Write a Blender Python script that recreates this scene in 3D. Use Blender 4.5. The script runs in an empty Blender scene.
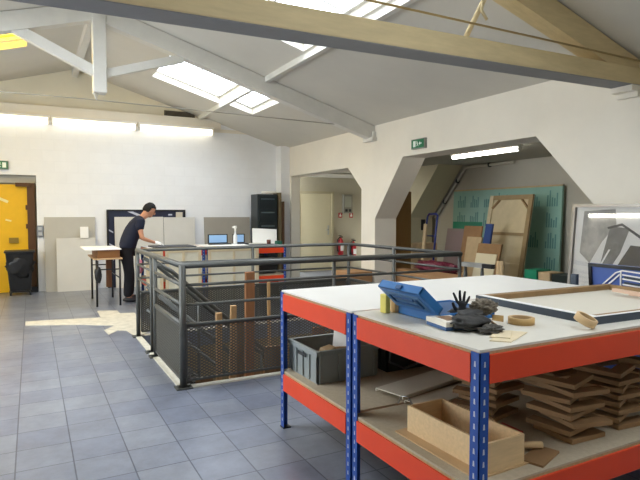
import bpy, bmesh, math, random
from mathutils import Vector, Matrix, noise
R = math.radians; PI = math.pi
col = bpy.context.scene.collection
random.seed(7)

# ------------------------------------------------------------------ materials
def lin(c):
    return tuple((v / 12.92 if v <= .04045 else ((v + .055) / 1.055) ** 2.4) for v in c)
def hx(s):
    return tuple(int(s[i:i + 2], 16) / 255 for i in (0, 2, 4))
MATS = {}
def mat(name, color, rough=.6, metal=0., var=.0, scale=8., bump=0., spec=.5, stretch=None, emit=None, alpha=None):
    if name in MATS: return MATS[name]
    m = bpy.data.materials.new(name); m.use_nodes = True
    nt = m.node_tree; N = nt.nodes; L = nt.links; b = N['Principled BSDF']
    c = lin(hx(color)) if isinstance(color, str) else lin(color)
    b.inputs['Roughness'].default_value = rough; b.inputs['Metallic'].default_value = metal
    b.inputs['Specular IOR Level'].default_value = spec
    b.inputs['Base Color'].default_value = (*c, 1)
    if var or bump:
        tc = N.new('ShaderNodeTexCoord'); mp = N.new('ShaderNodeMapping'); no = N.new('ShaderNodeTexNoise')
        L.new(tc.outputs['Object'], mp.inputs['Vector']); L.new(mp.outputs['Vector'], no.inputs['Vector'])
        if stretch: mp.inputs['Scale'].default_value = stretch
        no.inputs['Scale'].default_value = scale; no.inputs['Detail'].default_value = 5; no.inputs['Roughness'].default_value = .6
        if var:
            r = N.new('ShaderNodeMapRange'); r.inputs['From Min'].default_value = .3; r.inputs['From Max'].default_value = .7
            r.inputs['To Min'].default_value = 1 - var; r.inputs['To Max'].default_value = 1 + var * .5
            mx = N.new('ShaderNodeVectorMath'); mx.operation = 'SCALE'; mx.inputs[0].default_value = c
            L.new(no.outputs['Fac'], r.inputs['Value']); L.new(r.outputs['Result'], mx.inputs['Scale']); L.new(mx.outputs[0], b.inputs['Base Color'])
        if bump:
            bp = N.new('ShaderNodeBump'); bp.inputs['Strength'].default_value = bump; bp.inputs['Distance'].default_value = .01
            L.new(no.outputs['Fac'], bp.inputs['Height']); L.new(bp.outputs['Normal'], b.inputs['Normal'])
    if emit:
        b.inputs['Emission Color'].default_value = (*c, 1); b.inputs['Emission Strength'].default_value = emit
    MATS[name] = m; return m

def brick_mat(name, color, bw, bh, mortar, depth, rough, spec, mortar_col=None, offset=.5, var=.04, axes='xz', org=(0, 0), bumps=.3, noise_amt=.12, hue2=None):
    m = bpy.data.materials.new(name); m.use_nodes = True
    nt = m.node_tree; N = nt.nodes; L = nt.links; b = N['Principled BSDF']
    c = lin(hx(color)); g = N.new('ShaderNodeNewGeometry'); sp = N.new('ShaderNodeSeparateXYZ'); cb = N.new('ShaderNodeCombineXYZ')
    L.new(g.outputs['Position'], sp.inputs[0])
    for k, ax in enumerate(axes):
        ad = N.new('ShaderNodeMath'); ad.operation = 'ADD'; ad.inputs[1].default_value = org[k]
        L.new(sp.outputs[ax.upper()], ad.inputs[0]); L.new(ad.outputs[0], cb.inputs[k])
    br = N.new('ShaderNodeTexBrick'); br.offset = offset; br.squash = 1
    br.inputs['Scale'].default_value = 1; br.inputs['Brick Width'].default_value = bw; br.inputs['Row Height'].default_value = bh
    br.inputs['Mortar Size'].default_value = mortar; br.inputs['Mortar Smooth'].default_value = .2
    br.inputs['Color1'].default_value = (*[v * (1 - var) for v in c], 1); br.inputs['Color2'].default_value = (*[v * (1 + var) for v in c], 1)
    if hue2: br.inputs['Color2'].default_value = (*lin(hx(hue2)), 1)
    br.inputs['Mortar'].default_value = (*(lin(hx(mortar_col)) if mortar_col else [v * .985 for v in c]), 1)
    L.new(cb.outputs[0], br.inputs['Vector'])
    no = N.new('ShaderNodeTexNoise'); no.inputs['Scale'].default_value = 3.0; no.inputs['Detail'].default_value = 8; no.inputs['Roughness'].default_value = .75
    L.new(g.outputs['Position'], no.inputs['Vector'])
    r = N.new('ShaderNodeMapRange'); r.inputs['From Min'].default_value = .3; r.inputs['From Max'].default_value = .7
    r.inputs['To Min'].default_value = 1 - noise_amt; r.inputs['To Max'].default_value = 1 + noise_amt * .5
    L.new(no.outputs['Fac'], r.inputs['Value'])
    mx = N.new('ShaderNodeVectorMath'); mx.operation = 'SCALE'; L.new(br.outputs['Color'], mx.inputs[0]); L.new(r.outputs['Result'], mx.inputs['Scale'])
    L.new(mx.outputs[0], b.inputs['Base Color'])
    iv = N.new('ShaderNodeMath'); iv.operation = 'SUBTRACT'; iv.inputs[0].default_value = 1; L.new(br.outputs['Fac'], iv.inputs[1])
    bp = N.new('ShaderNodeBump'); bp.inputs['Strength'].default_value = bumps; bp.inputs['Distance'].default_value = depth
    L.new(iv.outputs[0], bp.inputs['Height']); L.new(bp.outputs['Normal'], b.inputs['Normal'])
    b.inputs['Roughness'].default_value = rough; b.inputs['Specular IOR Level'].default_value = spec
    MATS[name] = m; return m

def glass_mat(name, tint=(1, 1, 1), refl=.06, fres=False):
    m = bpy.data.materials.new(name); m.use_nodes = True
    nt = m.node_tree; N = nt.nodes; L = nt.links; N.clear()
    o = N.new('ShaderNodeOutputMaterial'); t = N.new('ShaderNodeBsdfTransparent'); g = N.new('ShaderNodeBsdfGlossy'); x = N.new('ShaderNodeMixShader')
    t.inputs[0].default_value = (*tint, 1); g.inputs['Roughness'].default_value = .02
    x.inputs[0].default_value = refl
    if fres:
        f = N.new('ShaderNodeFresnel'); f.inputs[0].default_value = 1.5; L.new(f.outputs[0], x.inputs[0])
    L.new(t.outputs[0], x.inputs[1]); L.new(g.outputs[0], x.inputs[2]); L.new(x.outputs[0], o.inputs[0])
    MATS[name] = m; return m

WALLB = brick_mat('white_painted_block', 'eceef0', .42, .21, .012, .004, .55, .35, var=.012, axes='xz', noise_amt=.03, bumps=.08)
WALLR = mat('cream_plaster', 'eae4d6', .75, var=.05, scale=1.6, bump=.1, spec=.25)
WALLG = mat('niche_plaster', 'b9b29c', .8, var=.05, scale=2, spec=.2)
CEIL = mat('ceiling_board', 'd9d5ca', .8, var=.05, scale=1.1, spec=.2)
FLOORM = brick_mat('blue_grey_tiles', '7a8192', .312, .318, .0045, .002, .3, .5, mortar_col='4d5362', offset=0, var=.13, hue2='848993', axes='xy', org=(.115 + 31.2, -3.565 + 31.8 + .001), bumps=.25, noise_amt=.3)
CONC = mat('cream_screed', 'c8c3b4', .7, var=.2, scale=9, bump=.2)
KERB = mat('pale_concrete', 'c9c6b8', .75, var=.15, scale=14)
TRUSSW = mat('cream_painted_beam', 'd8c59a', .7, var=.1, scale=4, stretch=(1, 6, 6), spec=.3)
TRUSSG = mat('white_painted_truss', 'dcdad2', .65, var=.06, scale=5, spec=.3)
RAIL = mat('grey_rail_steel', '585955', .4, .3, var=.12, scale=12)
MESH = mat('mesh_steel', '5f5e57', .5, .2)
BLUE = mat('blue_powdercoat', '184a9f', .38, var=.05, scale=20)
ORANGE = mat('orange_powdercoat', 'e2451d', .42, var=.05, scale=6)
HOLE = mat('slot_black', '101018', .9)
SLOT = mat('slot_light', 'c9cbd2', .6)
WTOP = mat('white_melamine', 'e6e4de', .38, var=.03, scale=3)
CTOP = mat('cream_melamine', 'dcd8cc', .4, var=.04, scale=3)
CHIP = mat('chipboard', 'b79c74', .8, var=.2, scale=60)
CHIPL = mat('chipboard_shelf', 'b7aa92', .75, var=.1, scale=50)
PINE = mat('pine_plywood', 'e0c193', .6, var=.12, scale=4, stretch=(1.5, 14, 14))
PINED = mat('mdf_brown', '97754f', .75, var=.12, scale=9)
PLY2 = mat('thin_plywood', 'c7a67c', .7, var=.12, scale=5)
WOODP = mat('old_plank', '8b6946', .8, var=.3, scale=5, stretch=(8, 8, 1), bump=.2)
WOODL = mat('fresh_batten', 'c79f6e', .75, var=.2, scale=5, stretch=(8, 8, 1))
GREYP = mat('grey_mdf_panel', 'b7b4aa', .7, var=.04, scale=3)
GREYL = mat('light_grey_panel', 'cfcdc5', .65, var=.04, scale=3)
GREYD = mat('taupe_panel', 'a09b90', .7, var=.04, scale=3)
CREAM = mat('cream_canvas', 'cfc8b2', .8, var=.08, scale=6)
PAPER = mat('white_paper', 'f3f2ee', .7)
YDOOR = mat('yellow_paint', 'e6b400', .45, var=.06, scale=5)
BROWNM = mat('brown_steel', '5a3d22', .5, .3)
BLACKP = mat('black_plastic', '1a1b1d', .42)
BAGM = mat('black_bag', '17181b', .3, var=.3, scale=20, bump=.6)
GREYPL = mat('grey_crate_plastic', '8c9392', .48, var=.04, scale=9)
GREYDK = mat('dark_crate_plastic', '2c2f31', .5)
NAVY = mat('navy_shirt', '141a30', .85, var=.25, scale=14, bump=.3)
TROU = mat('black_trousers', '17171c', .9, var=.2, scale=14, bump=.3)
SKIN = mat('skin', 'c08a6c', .55)
HAIR = mat('black_hair', '0a0908', .85, var=.3, scale=50, bump=.5)
GLOVEW = mat('white_glove', 'ece9e4', .85)
GLOVEB = mat('black_glove', '17171a', .75, var=.2, scale=40, bump=.3)
FUZZ = mat('grey_fuzz', '857b6b', 1., var=.5, scale=60, bump=1.)
LEATH = mat('dark_leather', '2e2d2b', .6, var=.3, scale=30, bump=.4)
GREENB = mat('green_board', '93bcae', .5, var=.08, scale=2)
GREENT = mat('green_board_text', '5c8f8a', .5)
GREEND = mat('green_band', '0f8a66', .5)
CARD = mat('cardboard', 'a88058', .85, var=.12, scale=8)
CARDL = mat('tan_card', 'c9b08a', .85, var=.1, scale=8)
STRW = mat('stretcher_wood', '9a7c55', .75, var=.2, scale=8)
CANV = mat('raw_canvas', 'cfbf9c', .9, var=.1, scale=5, bump=.4)
BLUETR = mat('blue_trolley', '26357c', .4)
REDM = mat('red_plastic', 'b02028', .4)
REDW = mat('wine_red_film', '6e2036', .35, var=.3, scale=30, bump=.8)
CASEB = mat('blue_case_plastic', '2a6cab', .4, var=.05, scale=10)
CASED = mat('dark_case_plastic', '204e7d', .45)
YELL = mat('yellow_foam', 'd8cc6a', .8)
SIGNG = mat('sign_green', '17714a', .5)
CHROME = mat('steel', 'b5b7b8', .3, .9)
TAPEM = mat('tan_tape', 'c9a56a', .45, var=.1, scale=20)
TAPEC = mat('tape_core', 'a98a5e', .8)
SLATE = mat('slate_edge', '3a4450', .6)
ALU = mat('alu_frame', '9a9690', .35, .7)
DARKF = mat('black_frame', '16181c', .4)
TOOLC = mat('tool_cabinet', '2b3438', .4, var=.1, scale=8)
TUBE = mat('tube_light', 'fff6e0', .5, emit=1.7)
TUBE2 = mat('alcove_tube', 'fffdf4', .5, emit=12.)
WHITEM = mat('white_enamel', 'e9e7e0', .4)
GLASS = glass_mat('roof_glass', (.96, .98, 1), .05)
GLASSY = glass_mat('yellow_roof_glass', (1., .78, .12), .05)
GLASSP = glass_mat('picture_glass', (1, 1, 1), .08, True)
WELLM = mat('well_concrete', 'a08a64', .85, var=.15, scale=2)
DOORC = mat('beige_door', 'cbc2a2', .6, var=.03, scale=2)

# ------------------------------------------------------------------ mesh builder
def world_org(o):
    v = Vector((0, 0, 0))
    while o is not None:
        v += o.location; o = o.parent
    return v
class MB:
    def __init__(s): s.v = []; s.f = []; s.sm = []
    def add(s, vs, fs, sm=False):
        n = len(s.v); s.v += [Vector(a) for a in vs]; s.f += [tuple(i + n for i in f) for f in fs]; s.sm += [sm] * len(fs); return s
    def bb(s, x0, x1, y0, y1, z0, z1):
        vs = [(x, y, z) for x in (x0, x1) for y in (y0, y1) for z in (z0, z1)]
        return s.add(vs, [(0, 1, 3, 2), (4, 6, 7, 5), (0, 4, 5, 1), (2, 3, 7, 6), (0, 2, 6, 4), (1, 5, 7, 3)])
    def box(s, c, size, M=None):
        h = [a / 2 for a in size]; vs = [Vector((x * h[0], y * h[1], z * h[2])) for x in (-1, 1) for y in (-1, 1) for z in (-1, 1)]
        if M is not None: vs = [M @ v for v in vs]
        c = Vector(c); return s.add([v + c for v in vs], [(0, 1, 3, 2), (4, 6, 7, 5), (0, 4, 5, 1), (2, 3, 7, 6), (0, 2, 6, 4), (1, 5, 7, 3)])
    def bar(s, a, b, w, h, up=(0, 0, 1)):
        a = Vector(a); b = Vector(b); d = (b - a); L = d.length; d.normalize()
        side = d.cross(Vector(up))
        if side.length < 1e-4: side = d.cross(Vector((1, 0, 0)))
        side.normalize(); u = side.cross(d); M = Matrix((d, side, u)).transposed()
        return s.box((a + b) / 2, (L, w, h), M)
    def prism(s, poly, axis, a, b):
        def P(p, t):
            return {'x': (t, p[0], p[1]), 'y': (p[0], t, p[1]), 'z': (p[0], p[1], t)}[axis]
        n = len(poly); vs = [P(p, a) for p in poly] + [P(p, b) for p in poly]
        return s.add(vs, [tuple(range(n - 1, -1, -1)), tuple(range(n, 2 * n))] + [(i, (i + 1) % n, n + (i + 1) % n, n + i) for i in range(n)])
    def tube(s, pts, r, n=8, cap=True):
        pts = [Vector(p) for p in pts]; rings = []; prev = None
        for i, p in enumerate(pts):
            d = (pts[min(i + 1, len(pts) - 1)] - pts[max(i - 1, 0)]).normalized()
            if prev is None:
                u = d.cross(Vector((0, 0, 1)))
                if u.length < .05: u = d.cross(Vector((1, 0, 0)))
            else: u = prev - d * prev.dot(d)
            u.normalize(); prev = u; w = d.cross(u)
            rr = r[i] if isinstance(r, (list, tuple)) else r
            rings.append([p + (u * math.cos(2 * PI * k / n) + w * math.sin(2 * PI * k / n)) * rr for k in range(n)])
        vs = [v for g in rings for v in g]; fs = []
        for i in range(len(pts) - 1):
            for k in range(n):
                fs.append((i * n + k, i * n + (k + 1) % n, (i + 1) * n + (k + 1) % n, (i + 1) * n + k))
        s.add(vs, fs, True)
        if cap:
            m = len(s.v) - len(vs)
            s.f += [tuple(m + k for k in range(n - 1, -1, -1)), tuple(m + (len(pts) - 1) * n + k for k in range(n))]; s.sm += [False, False]
        return s
    def lathe(s, c, prof, n=24, M=None, closed=False):
        vs = []; c = Vector(c)
        for (r, z) in prof:
            for k in range(n):
                v = Vector((r * math.cos(2 * PI * k / n), r * math.sin(2 * PI * k / n), z))
                if M is not None: v = M @ v
                vs.append(v + c)
        fs = []; m = len(prof)
        for i in range(m if closed else m - 1):
            j = (i + 1) % m
            for k in range(n): fs.append((i * n + k, i * n + (k + 1) % n, j * n + (k + 1) % n, j * n + k))
        if not closed: fs += [tuple(range(n - 1, -1, -1)), tuple((m - 1) * n + k for k in range(n))]
        return s.add(vs, fs, True)
    def lump(s, c, size, seed=0, amp=.25, freq=2., sub=3, M=None):
        bm = bmesh.new(); bmesh.ops.create_icosphere(bm, subdivisions=sub, radius=1); vs = []
        for v in bm.verts:
            k = 1 + amp * noise.noise(v.co * freq + Vector((seed * 3.1, seed, 1)))
            q = Vector((v.co.x * k * size[0], v.co.y * k * size[1], v.co.z * k * size[2]))
            if M is not None: q = M @ q
            vs.append(q + Vector(c))
        fs = [tuple(v.index for v in f.verts) for f in bm.faces]; bm.free()
        return s.add(vs, fs, True)
    def build(s, name, m, parent=None, bevel=0, world=True, top=False, smooth=None):
        vs = s.v
        if parent is not None:
            if world: o_ = world_org(parent); vs = [v - o_ for v in vs]
            loc = Vector((0, 0, 0))
        else:
            xs = [v.x for v in vs]; ys = [v.y for v in vs]; zs = [v.z for v in vs]
            loc = Vector(((min(xs) + max(xs)) / 2, (min(ys) + max(ys)) / 2, min(zs))) if world else Vector((0, 0, 0))
            vs = [v - loc for v in vs]
        me = bpy.data.meshes.new(name); me.from_pydata([tuple(v) for v in vs], [], s.f)
        bm = bmesh.new(); bm.from_mesh(me); bmesh.ops.recalc_face_normals(bm, faces=bm.faces)
        bm.to_mesh(me); bm.free()
        if len(me.polygons) == len(s.sm): me.polygons.foreach_set('use_smooth', s.sm if smooth is None else [smooth] * len(s.sm))
        for mm in (m if isinstance(m, (list, tuple)) else [m]): me.materials.append(mm)
        o = bpy.data.objects.new(name, me); col.objects.link(o); o.parent = parent; o.location = loc
        if bevel:
            b = o.modifiers.new('bevel', 'BEVEL'); b.width = bevel; b.segments = 2; b.limit_method = 'ANGLE'; b.angle_limit = R(40)
        return o
def tag(o, label, cat, group=None, kind=None):
    o['label'] = label; o['category'] = cat
    if group: o['group'] = group
    if kind: o['kind'] = kind
    return o
def thing(name, label, cat, loc=(0, 0, 0), rz=0, group=None):
    o = bpy.data.objects.new(name, None); col.objects.link(o); o.location = loc; o.rotation_euler = (0, 0, rz)
    o.empty_display_size = .1
    return tag(o, label, cat, group)
def st(o): o['kind'] = 'structure'; return o
def dup(root, loc=None, rz=None, label=None, group=None):
    c = root.copy(); col.objects.link(c)
    if loc is not None: c.location = loc
    if rz is not None: c.rotation_euler = (0, 0, rz)
    if label: c['label'] = label
    if group: c['group'] = group
    for ch in list(root.children):
        d = ch.copy(); col.objects.link(d); d.parent = c
        for g in list(ch.children):
            e = g.copy(); col.objects.link(e); e.parent = d
    return c
def skin(name, verts, edges, radii, m, parent=None, sub=2, root=0, extra=None):
    """one smooth tapering surface grown along a skeleton (world coordinates)"""
    o_ = world_org(parent) if parent else Vector((0, 0, 0))
    me = bpy.data.meshes.new(name + '_skel'); me.from_pydata([tuple(Vector(v) - o_) for v in verts], edges, [])
    t = bpy.data.objects.new('tmp_skel', me); col.objects.link(t)
    md = t.modifiers.new('s', 'SKIN'); md.use_smooth_shade = True
    for i, d in enumerate(me.skin_vertices[0].data):
        r = radii[i]; d.radius = r if isinstance(r, tuple) else (r, r); d.use_root = (i == root)
    sb = t.modifiers.new('u', 'SUBSURF'); sb.levels = sub; sb.render_levels = sub
    dg = bpy.context.evaluated_depsgraph_get(); dg.update()
    nm = bpy.data.meshes.new_from_object(t.evaluated_get(dg)); nm.name = name
    bpy.data.objects.remove(t)
    if extra:
        bm = bmesh.new(); bm.from_mesh(nm)
        mb = extra; base = [bm.verts.new(v - o_) for v in mb.v]; bm.verts.ensure_lookup_table()
        for f in mb.f: bm.faces.new([base[i] for i in f])
        bm.to_mesh(nm); bm.free()
    nm.polygons.foreach_set('use_smooth', [True] * len(nm.polygons))
    nm.materials.clear(); nm.materials.append(m)
    o = bpy.data.objects.new(name, nm); col.objects.link(o); o.parent = parent
    return o

# ------------------------------------------------------------------ room shell
XL, XR, YF, YB = -3.7, 5.3, -3.0, 11.8
XA = 5.75                       # back face of the arcade wall
RX, RZ, RS = .82, 4.35, .295    # ridge
def roof(x): return RZ - RS * abs(x - RX)
WX0, WX1, WY0, WY1 = 1.16, 4.1, 4.68, 6.88   # stairwell opening
# floor slabs around the stairwell
f = MB()
for (a, b, c, d) in ((XL, WX0, YF, 12.9), (WX0, WX1, YF, WY0), (WX0, WX1, WY1, 12.9), (WX1, 8.2, YF, 12.9)): f.bb(a, b, c, d, -.2, 0)
st(f.build('floor', FLOORM))
# stairwell shaft below the floor (lower level)
w = MB()
w.bb(WX0 - .15, WX0, WY0 - .15, WY1 + .15, -2.9, -.2).bb(WX1, WX1 + .15, WY0 - .15, WY1 + .15, -2.9, -.2)
w.bb(WX0, WX1, WY0 - .15, WY0, -2.9, -.2).bb(WX0, WX1, WY1, WY1 + .15, -2.9, -.2)
st(w.build('wall_stairwell', WELLM))
st(MB().bb(WX0 - .15, WX1 + .15, WY0 - .15, WY1 + .15, -3.0, -2.9).build('floor_lower', WELLM))
k = MB()
k.bb(WX0 - .07, WX0, WY0 - .07, WY1, 0, .012).bb(WX0, WX1 + .07, WY0 - .07, WY0, 0, .012).bb(WX1, WX1 + .07, WY0, WY1, 0, .012).bb(WX0 - .07, WX1 + .07, WY1, WY1 + .07, 0, .012)
st(k.build('trim_1', KERB))
# cream screed patches where an old wall stood
p = MB()
p.prism([(-.1, 8.26), (-.1, 8.58), (.86, 8.4), (.87, 9.0), (1.15, 8.9), (1.15, 8.6), (1.35, 8.6), (1.35, 7.2), (1.16, 6.92), (1.09, 6.95), (1.05, 7.3), (.95, 7.35), (.82, 7.15), (.8, 7.45), (.95, 7.7), (.55, 7.98)], 'z', 0, .006)
st(p.build('floor_patch', CONC))
# back wall (blocks) with the yellow door opening
b = MB()
DX0, DX1, DZ = -1.0, .10, 2.24
b.bb(XL - .2, DX0, YB, YB + .2, 0, 3.57).bb(DX1, XR, YB, YB + .2, 0, 3.57).bb(DX0, DX1, YB, YB + .2, DZ, 3.57)
st(b.build('wall_back', WALLB))
g = MB().prism([(XL - .2, 3.0), (XR, 3.0), (XR, roof(XR) + .05), (RX, RZ + .05), (XL - .2, roof(XL - .2) + .05)], 'y', YB + .1, YB + .3)
gb = st(g.build('wall_gable', mat('gable_plaster', 'ece5cf', .8, var=.05, scale=2, spec=.2)))
st(MB().bb(XL, 3.75, YB - .06, YB + .1, 3.37, 3.57).build('trim_2', WALLR, bevel=.01))
st(MB().bb(XL, XR, YB - .02, YB, 3.30, 3.37).build('trim_3', WALLR))
# left wall with an added, unseen daylight window for side light; plain front wall
b = MB(); wins = [(3.2, 8.4)]; z0, z1 = 1.0, 2.5; y = YF - .2
for (a, c) in wins:
    b.bb(XL - .2, XL, y, a, 0, 3.1); b.bb(XL - .2, XL, a, c, 0, z0); b.bb(XL - .2, XL, a, c, z1, 3.1); y = c
b.bb(XL - .2, XL, y, YB + .2, 0, 3.1)
st(b.build('wall_left', WALLR))
for i, (a, c) in enumerate(wins):
    fr = MB(); n = max(2, round((c - a) / 1.1))
    fr.bb(XL - .15, XL - .08, a, c, z0, z0 + .06).bb(XL - .15, XL - .08, a, c, z1 - .06, z1)
    for q in range(n + 1):
        t = a + (c - a) * q / n; fr.bb(XL - .15, XL - .08, max(a, t - .03), min(c, t + .03), z0 + .06, z1 - .06)
    o = st(fr.build('window_%d' % (i + 1), WHITEM))
    MB().bb(XL - .12, XL - .11, a, c, z0, z1).build('pane', GLASS, o)
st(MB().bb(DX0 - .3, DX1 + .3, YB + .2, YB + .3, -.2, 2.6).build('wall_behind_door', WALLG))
st(MB().prism([(XL - .2, 0), (8.2, 0), (8.2, 2.6), (XR, 2.6), (XR, roof(XR)), (RX, RZ), (XL - .2, roof(XL - .2))], 'y', YF - .2, YF).build('wall_front', WALLR))
# right arcade wall: comb outline with two chamfered openings
out = [(YF, 0), (3.62, 0), (3.62, 1.44), (4.55, 2.42), (7.16, 2.42), (7.96, 1.42), (7.96, 0), (8.40, 0), (8.40, 1.95), (8.88, 2.37), (11.42, 2.37), (YB + .1, 2.37), (YB + .1, 3.2), (YF, 3.2)]
wr = MB().prism(out, 'x', XR, XA).bb(XR, XR + .22, 11.42, YB + .1, 0, 2.37)
st(wr.build('wall_right', WALLR))
# spaces behind the arcade
st(MB().bb(XA, 8.2, 3.0, 11.5, 2.5, 2.6).bb(XA, 8.7, 11.5, 12.9, 2.46, 2.6).build('ceiling_alcove', mat('alcove_ceiling', 'b5b1a4', .85, var=.04, scale=2, spec=.2)))
st(MB().bb(8.0, 8.2, 3.0, 11.5, 0, 2.5).build('wall_alcove', mat('alcove_wall', 'c3beb0', .8, var=.05, scale=2, spec=.2)))
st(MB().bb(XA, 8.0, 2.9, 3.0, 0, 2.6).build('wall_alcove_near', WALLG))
st(MB().prism([(8.6, 2.5), (9.55, 1.42), (9.55, 0), (11.3, 0), (11.3, 2.5)], 'x', 7.25, 7.88).build('wall_inner', mat('inner_pier', 'cfc6a8', .8, var=.03, scale=2, spec=.2)))
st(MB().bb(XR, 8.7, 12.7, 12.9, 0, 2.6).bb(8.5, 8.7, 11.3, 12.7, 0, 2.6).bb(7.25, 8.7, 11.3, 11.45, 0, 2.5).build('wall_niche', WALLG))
# pilaster / boxed pipe in the back right corner
st(MB().bb(5.08, 5.3, 11.5, 11.8, 0, 3.06).build('trim_4', WALLB))
# ceiling: two slopes with skylight openings, laid as cells
holes_r = [(2.0, 3.27, 8.3, 10.3), (3.37, 3.88, 8.3, 10.15), (1.9, 3.22, 3.75, 6.55), (1.9, 3.2, -.6, 1.9)]
holes_l = [(-2.2, .0, 8.35, 9.75), (-2.2, -.35, 3.9, 7.2)]
c = MB()
def slope(xa, xb, holes):
    xs = sorted({xa, xb, *[h[0] for h in holes], *[h[1] for h in holes]}); ys = sorted({YF - .2, YB + .3, *[h[2] for h in holes], *[h[3] for h in holes]})
    for i in range(len(xs) - 1):
        for j in range(len(ys) - 1):
            mx, my = (xs[i] + xs[i + 1]) / 2, (ys[j] + ys[j + 1]) / 2
            if any(h[0] < mx < h[1] and h[2] < my < h[3] for h in holes): continue
            a, b_ = xs[i], xs[i + 1]
            c.prism([(a, roof(a)), (b_, roof(b_)), (b_, roof(b_) + .18), (a, roof(a) + .18)], 'y', ys[j], ys[j + 1])
slope(RX, XA + .1, holes_r); slope(XL - .3, RX, holes_l)
st(c.build('ceiling', CEIL))
# skylights: sloping frame with glazing bars and glass
def skylight(i, h, gm):
    x0, x1, y0, y1 = h; fr = MB(); t = .05
    def q(x, y, dz): return (x, y, roof(x) + dz)
    for (A, B) in (((x0 + .02, y0), (x0 + .02, y1)), ((x1 - .02, y0), (x1 - .02, y1)), ((x0, y0 + .02), (x1, y0 + .02)), ((x0, y1 - .02), (x1, y1 - .02))):
        fr.bar(q(*A, .15), q(*B, .15), .05, .06)
    n = max(1, round((y1 - y0) / .62))
    for k_ in range(1, n): yy = y0 + (y1 - y0) * k_ / n; fr.bar(q(x0, yy, .15), q(x1, yy, .15), .03, .04)
    if x1 - x0 > 1: xm = (x0 + x1) / 2; fr.bar(q(xm, y0, .15), q(xm, y1, .15), .03, .03)
    o = st(fr.build('window_%d' % i, WHITEM))
    g_ = MB(); a = .165
    g_.add([q(x0, y0, a), q(x1, y0, a), q(x1, y1, a), q(x0, y1, a), q(x0, y0, a + .006), q(x1, y0, a + .006), q(x1, y1, a + .006), q(x0, y1, a + .006)], [(0, 1, 2, 3), (7, 6, 5, 4), (0, 4, 5, 1), (1, 5, 6, 2), (2, 6, 7, 3), (3, 7, 4, 0)])
    g_.build('pane', gm, o)
for i, h in enumerate(holes_r): skylight(10 + i, h, GLASS)
skylight(20, holes_l[0], GLASSY); skylight(21, holes_l[1], GLASS)
# purlins and ridge
for i, x in enumerate((3.29, -1.65 - .7)):
    b = MB(); y0 = YF
    b.bb(x - .035, x + .035, YF, YB + .1, roof(x) - .075, roof(x) + .02)
    st(b.build('trim_%d' % (5 + i), TRUSSG))
st(MB().bb(RX - .05, RX + .05, YF, YB + .1, RZ - .16, RZ - .005).build('trim_7', TRUSSG))

# roof trusses
def rafter(mb, y0, y1, x0, x1, dep, gap=.0):
    mb.prism([(x0, roof(x0) - gap), (x1, roof(x1) - gap), (x1, roof(x1) - gap - dep), (x0, roof(x0) - gap - dep)], 'y', y0, y1)
t = thing('roof_truss', 'white painted open truss with king post and thin tie rod, farther from camera', 'roof truss', (RX, 8.05, 3.1), group='roof trusses')
for x0, x1 in ((RX, XR), (XL, RX)):
    m = MB(); rafter(m, 7.97, 8.13, x0, x1, .24, .01); m.build('rafter', TRUSSG, t)
MB().bb(RX - .04, RX + .13, 7.95, 8.15, 3.14, 4.3).build('king_post', TRUSSG, t, bevel=.01)
MB().bar((RX + .08, 8.05, 3.40), (2.0, 8.05, 3.76), .1, .11).build('strut', TRUSSG, t)
MB().bar((RX - .0, 8.05, 3.42), (-.22, 8.05, 3.90), .1, .13).build('strut', TRUSSG, t)
MB().tube([(XL, 8.05, 3.03), (RX - .1, 8.05, 3.05), (XR, 8.05, 3.0)], .007).build('tie_rod', mat('grey_rod', 'a09a8c', .6), t)
MB().tube([(RX - .03, 8.05, 3.17), (RX, 8.05, 3.05), (RX + .03, 8.05, 3.17)], .012).build('rod_hook', TRUSSG, t)
MB().bb(5.2, 5.3, 7.9, 8.2, 2.76, 2.82).bb(5.24, 5.3, 7.93, 8.17, 2.82, 2.92).build('wall_bracket', TRUSSG, t)
t = thing('roof_truss', 'heavy cream beam truss crossing the top of the view with rafter and rod above', 'roof truss', (RX, 3.4, 2.7), group='roof trusses')
def zt_(x): return 2.695 + (x - .7) * .0145
m = MB(); x0, x1 = XL, XR
m.add([(x, y, zt_(x) + dz) for x in (x0, x1) for y in (3.3, 3.52) for dz in (0, .165)], [(0, 1, 3, 2), (4, 6, 7, 5), (0, 4, 5, 1), (2, 3, 7, 6), (0, 2, 6, 4), (1, 5, 7, 3)])
m.build('tie_beam', TRUSSW, t, bevel=.008)
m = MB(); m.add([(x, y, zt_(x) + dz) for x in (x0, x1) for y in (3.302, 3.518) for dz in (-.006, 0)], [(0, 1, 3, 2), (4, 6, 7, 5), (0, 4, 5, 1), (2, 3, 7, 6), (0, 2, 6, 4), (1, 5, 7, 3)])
m.build('underside_shade', mat('beam_shade_grey', '8c8b8a', .7, var=.05), t)  # thin grey strip: shade under the tie beam, put into its colour
m = MB(); rafter(m, 3.32, 3.48, RX, XR, .23, .02); m.build('rafter', TRUSSW, t)
m = MB(); rafter(m, 3.32, 3.48, XL, RX, .23, .02); m.build('rafter', TRUSSW, t)
MB().bb(RX - .07, RX + .07, 3.31, 3.5, 2.86, 4.28).build('king_post', TRUSSW, t)
MB().tube([(XL, 3.29, 3.03), (XR, 3.29, 2.985)], .009).build('tie_rod', mat('brown_rod', 'a8905c', .6), t)
MB().tube([(3.10, 3.40, 2.87), (3.36, 3.40, 3.32), (3.42, 3.40, 3.45)], .022).tube([(3.29, 3.38, 3.22), (3.27, 3.37, 3.15), (3.32, 3.36, 3.08)], .013).build('steel_stay', mat('cream_stay', 'd8c69a', .6), t)
MB().bb(5.16, 5.3, 3.3, 3.52, 2.70, 2.755).bb(5.25, 5.3, 3.3, 3.52, 2.65, 2.70).build('corbel', WALLR, t)

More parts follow.
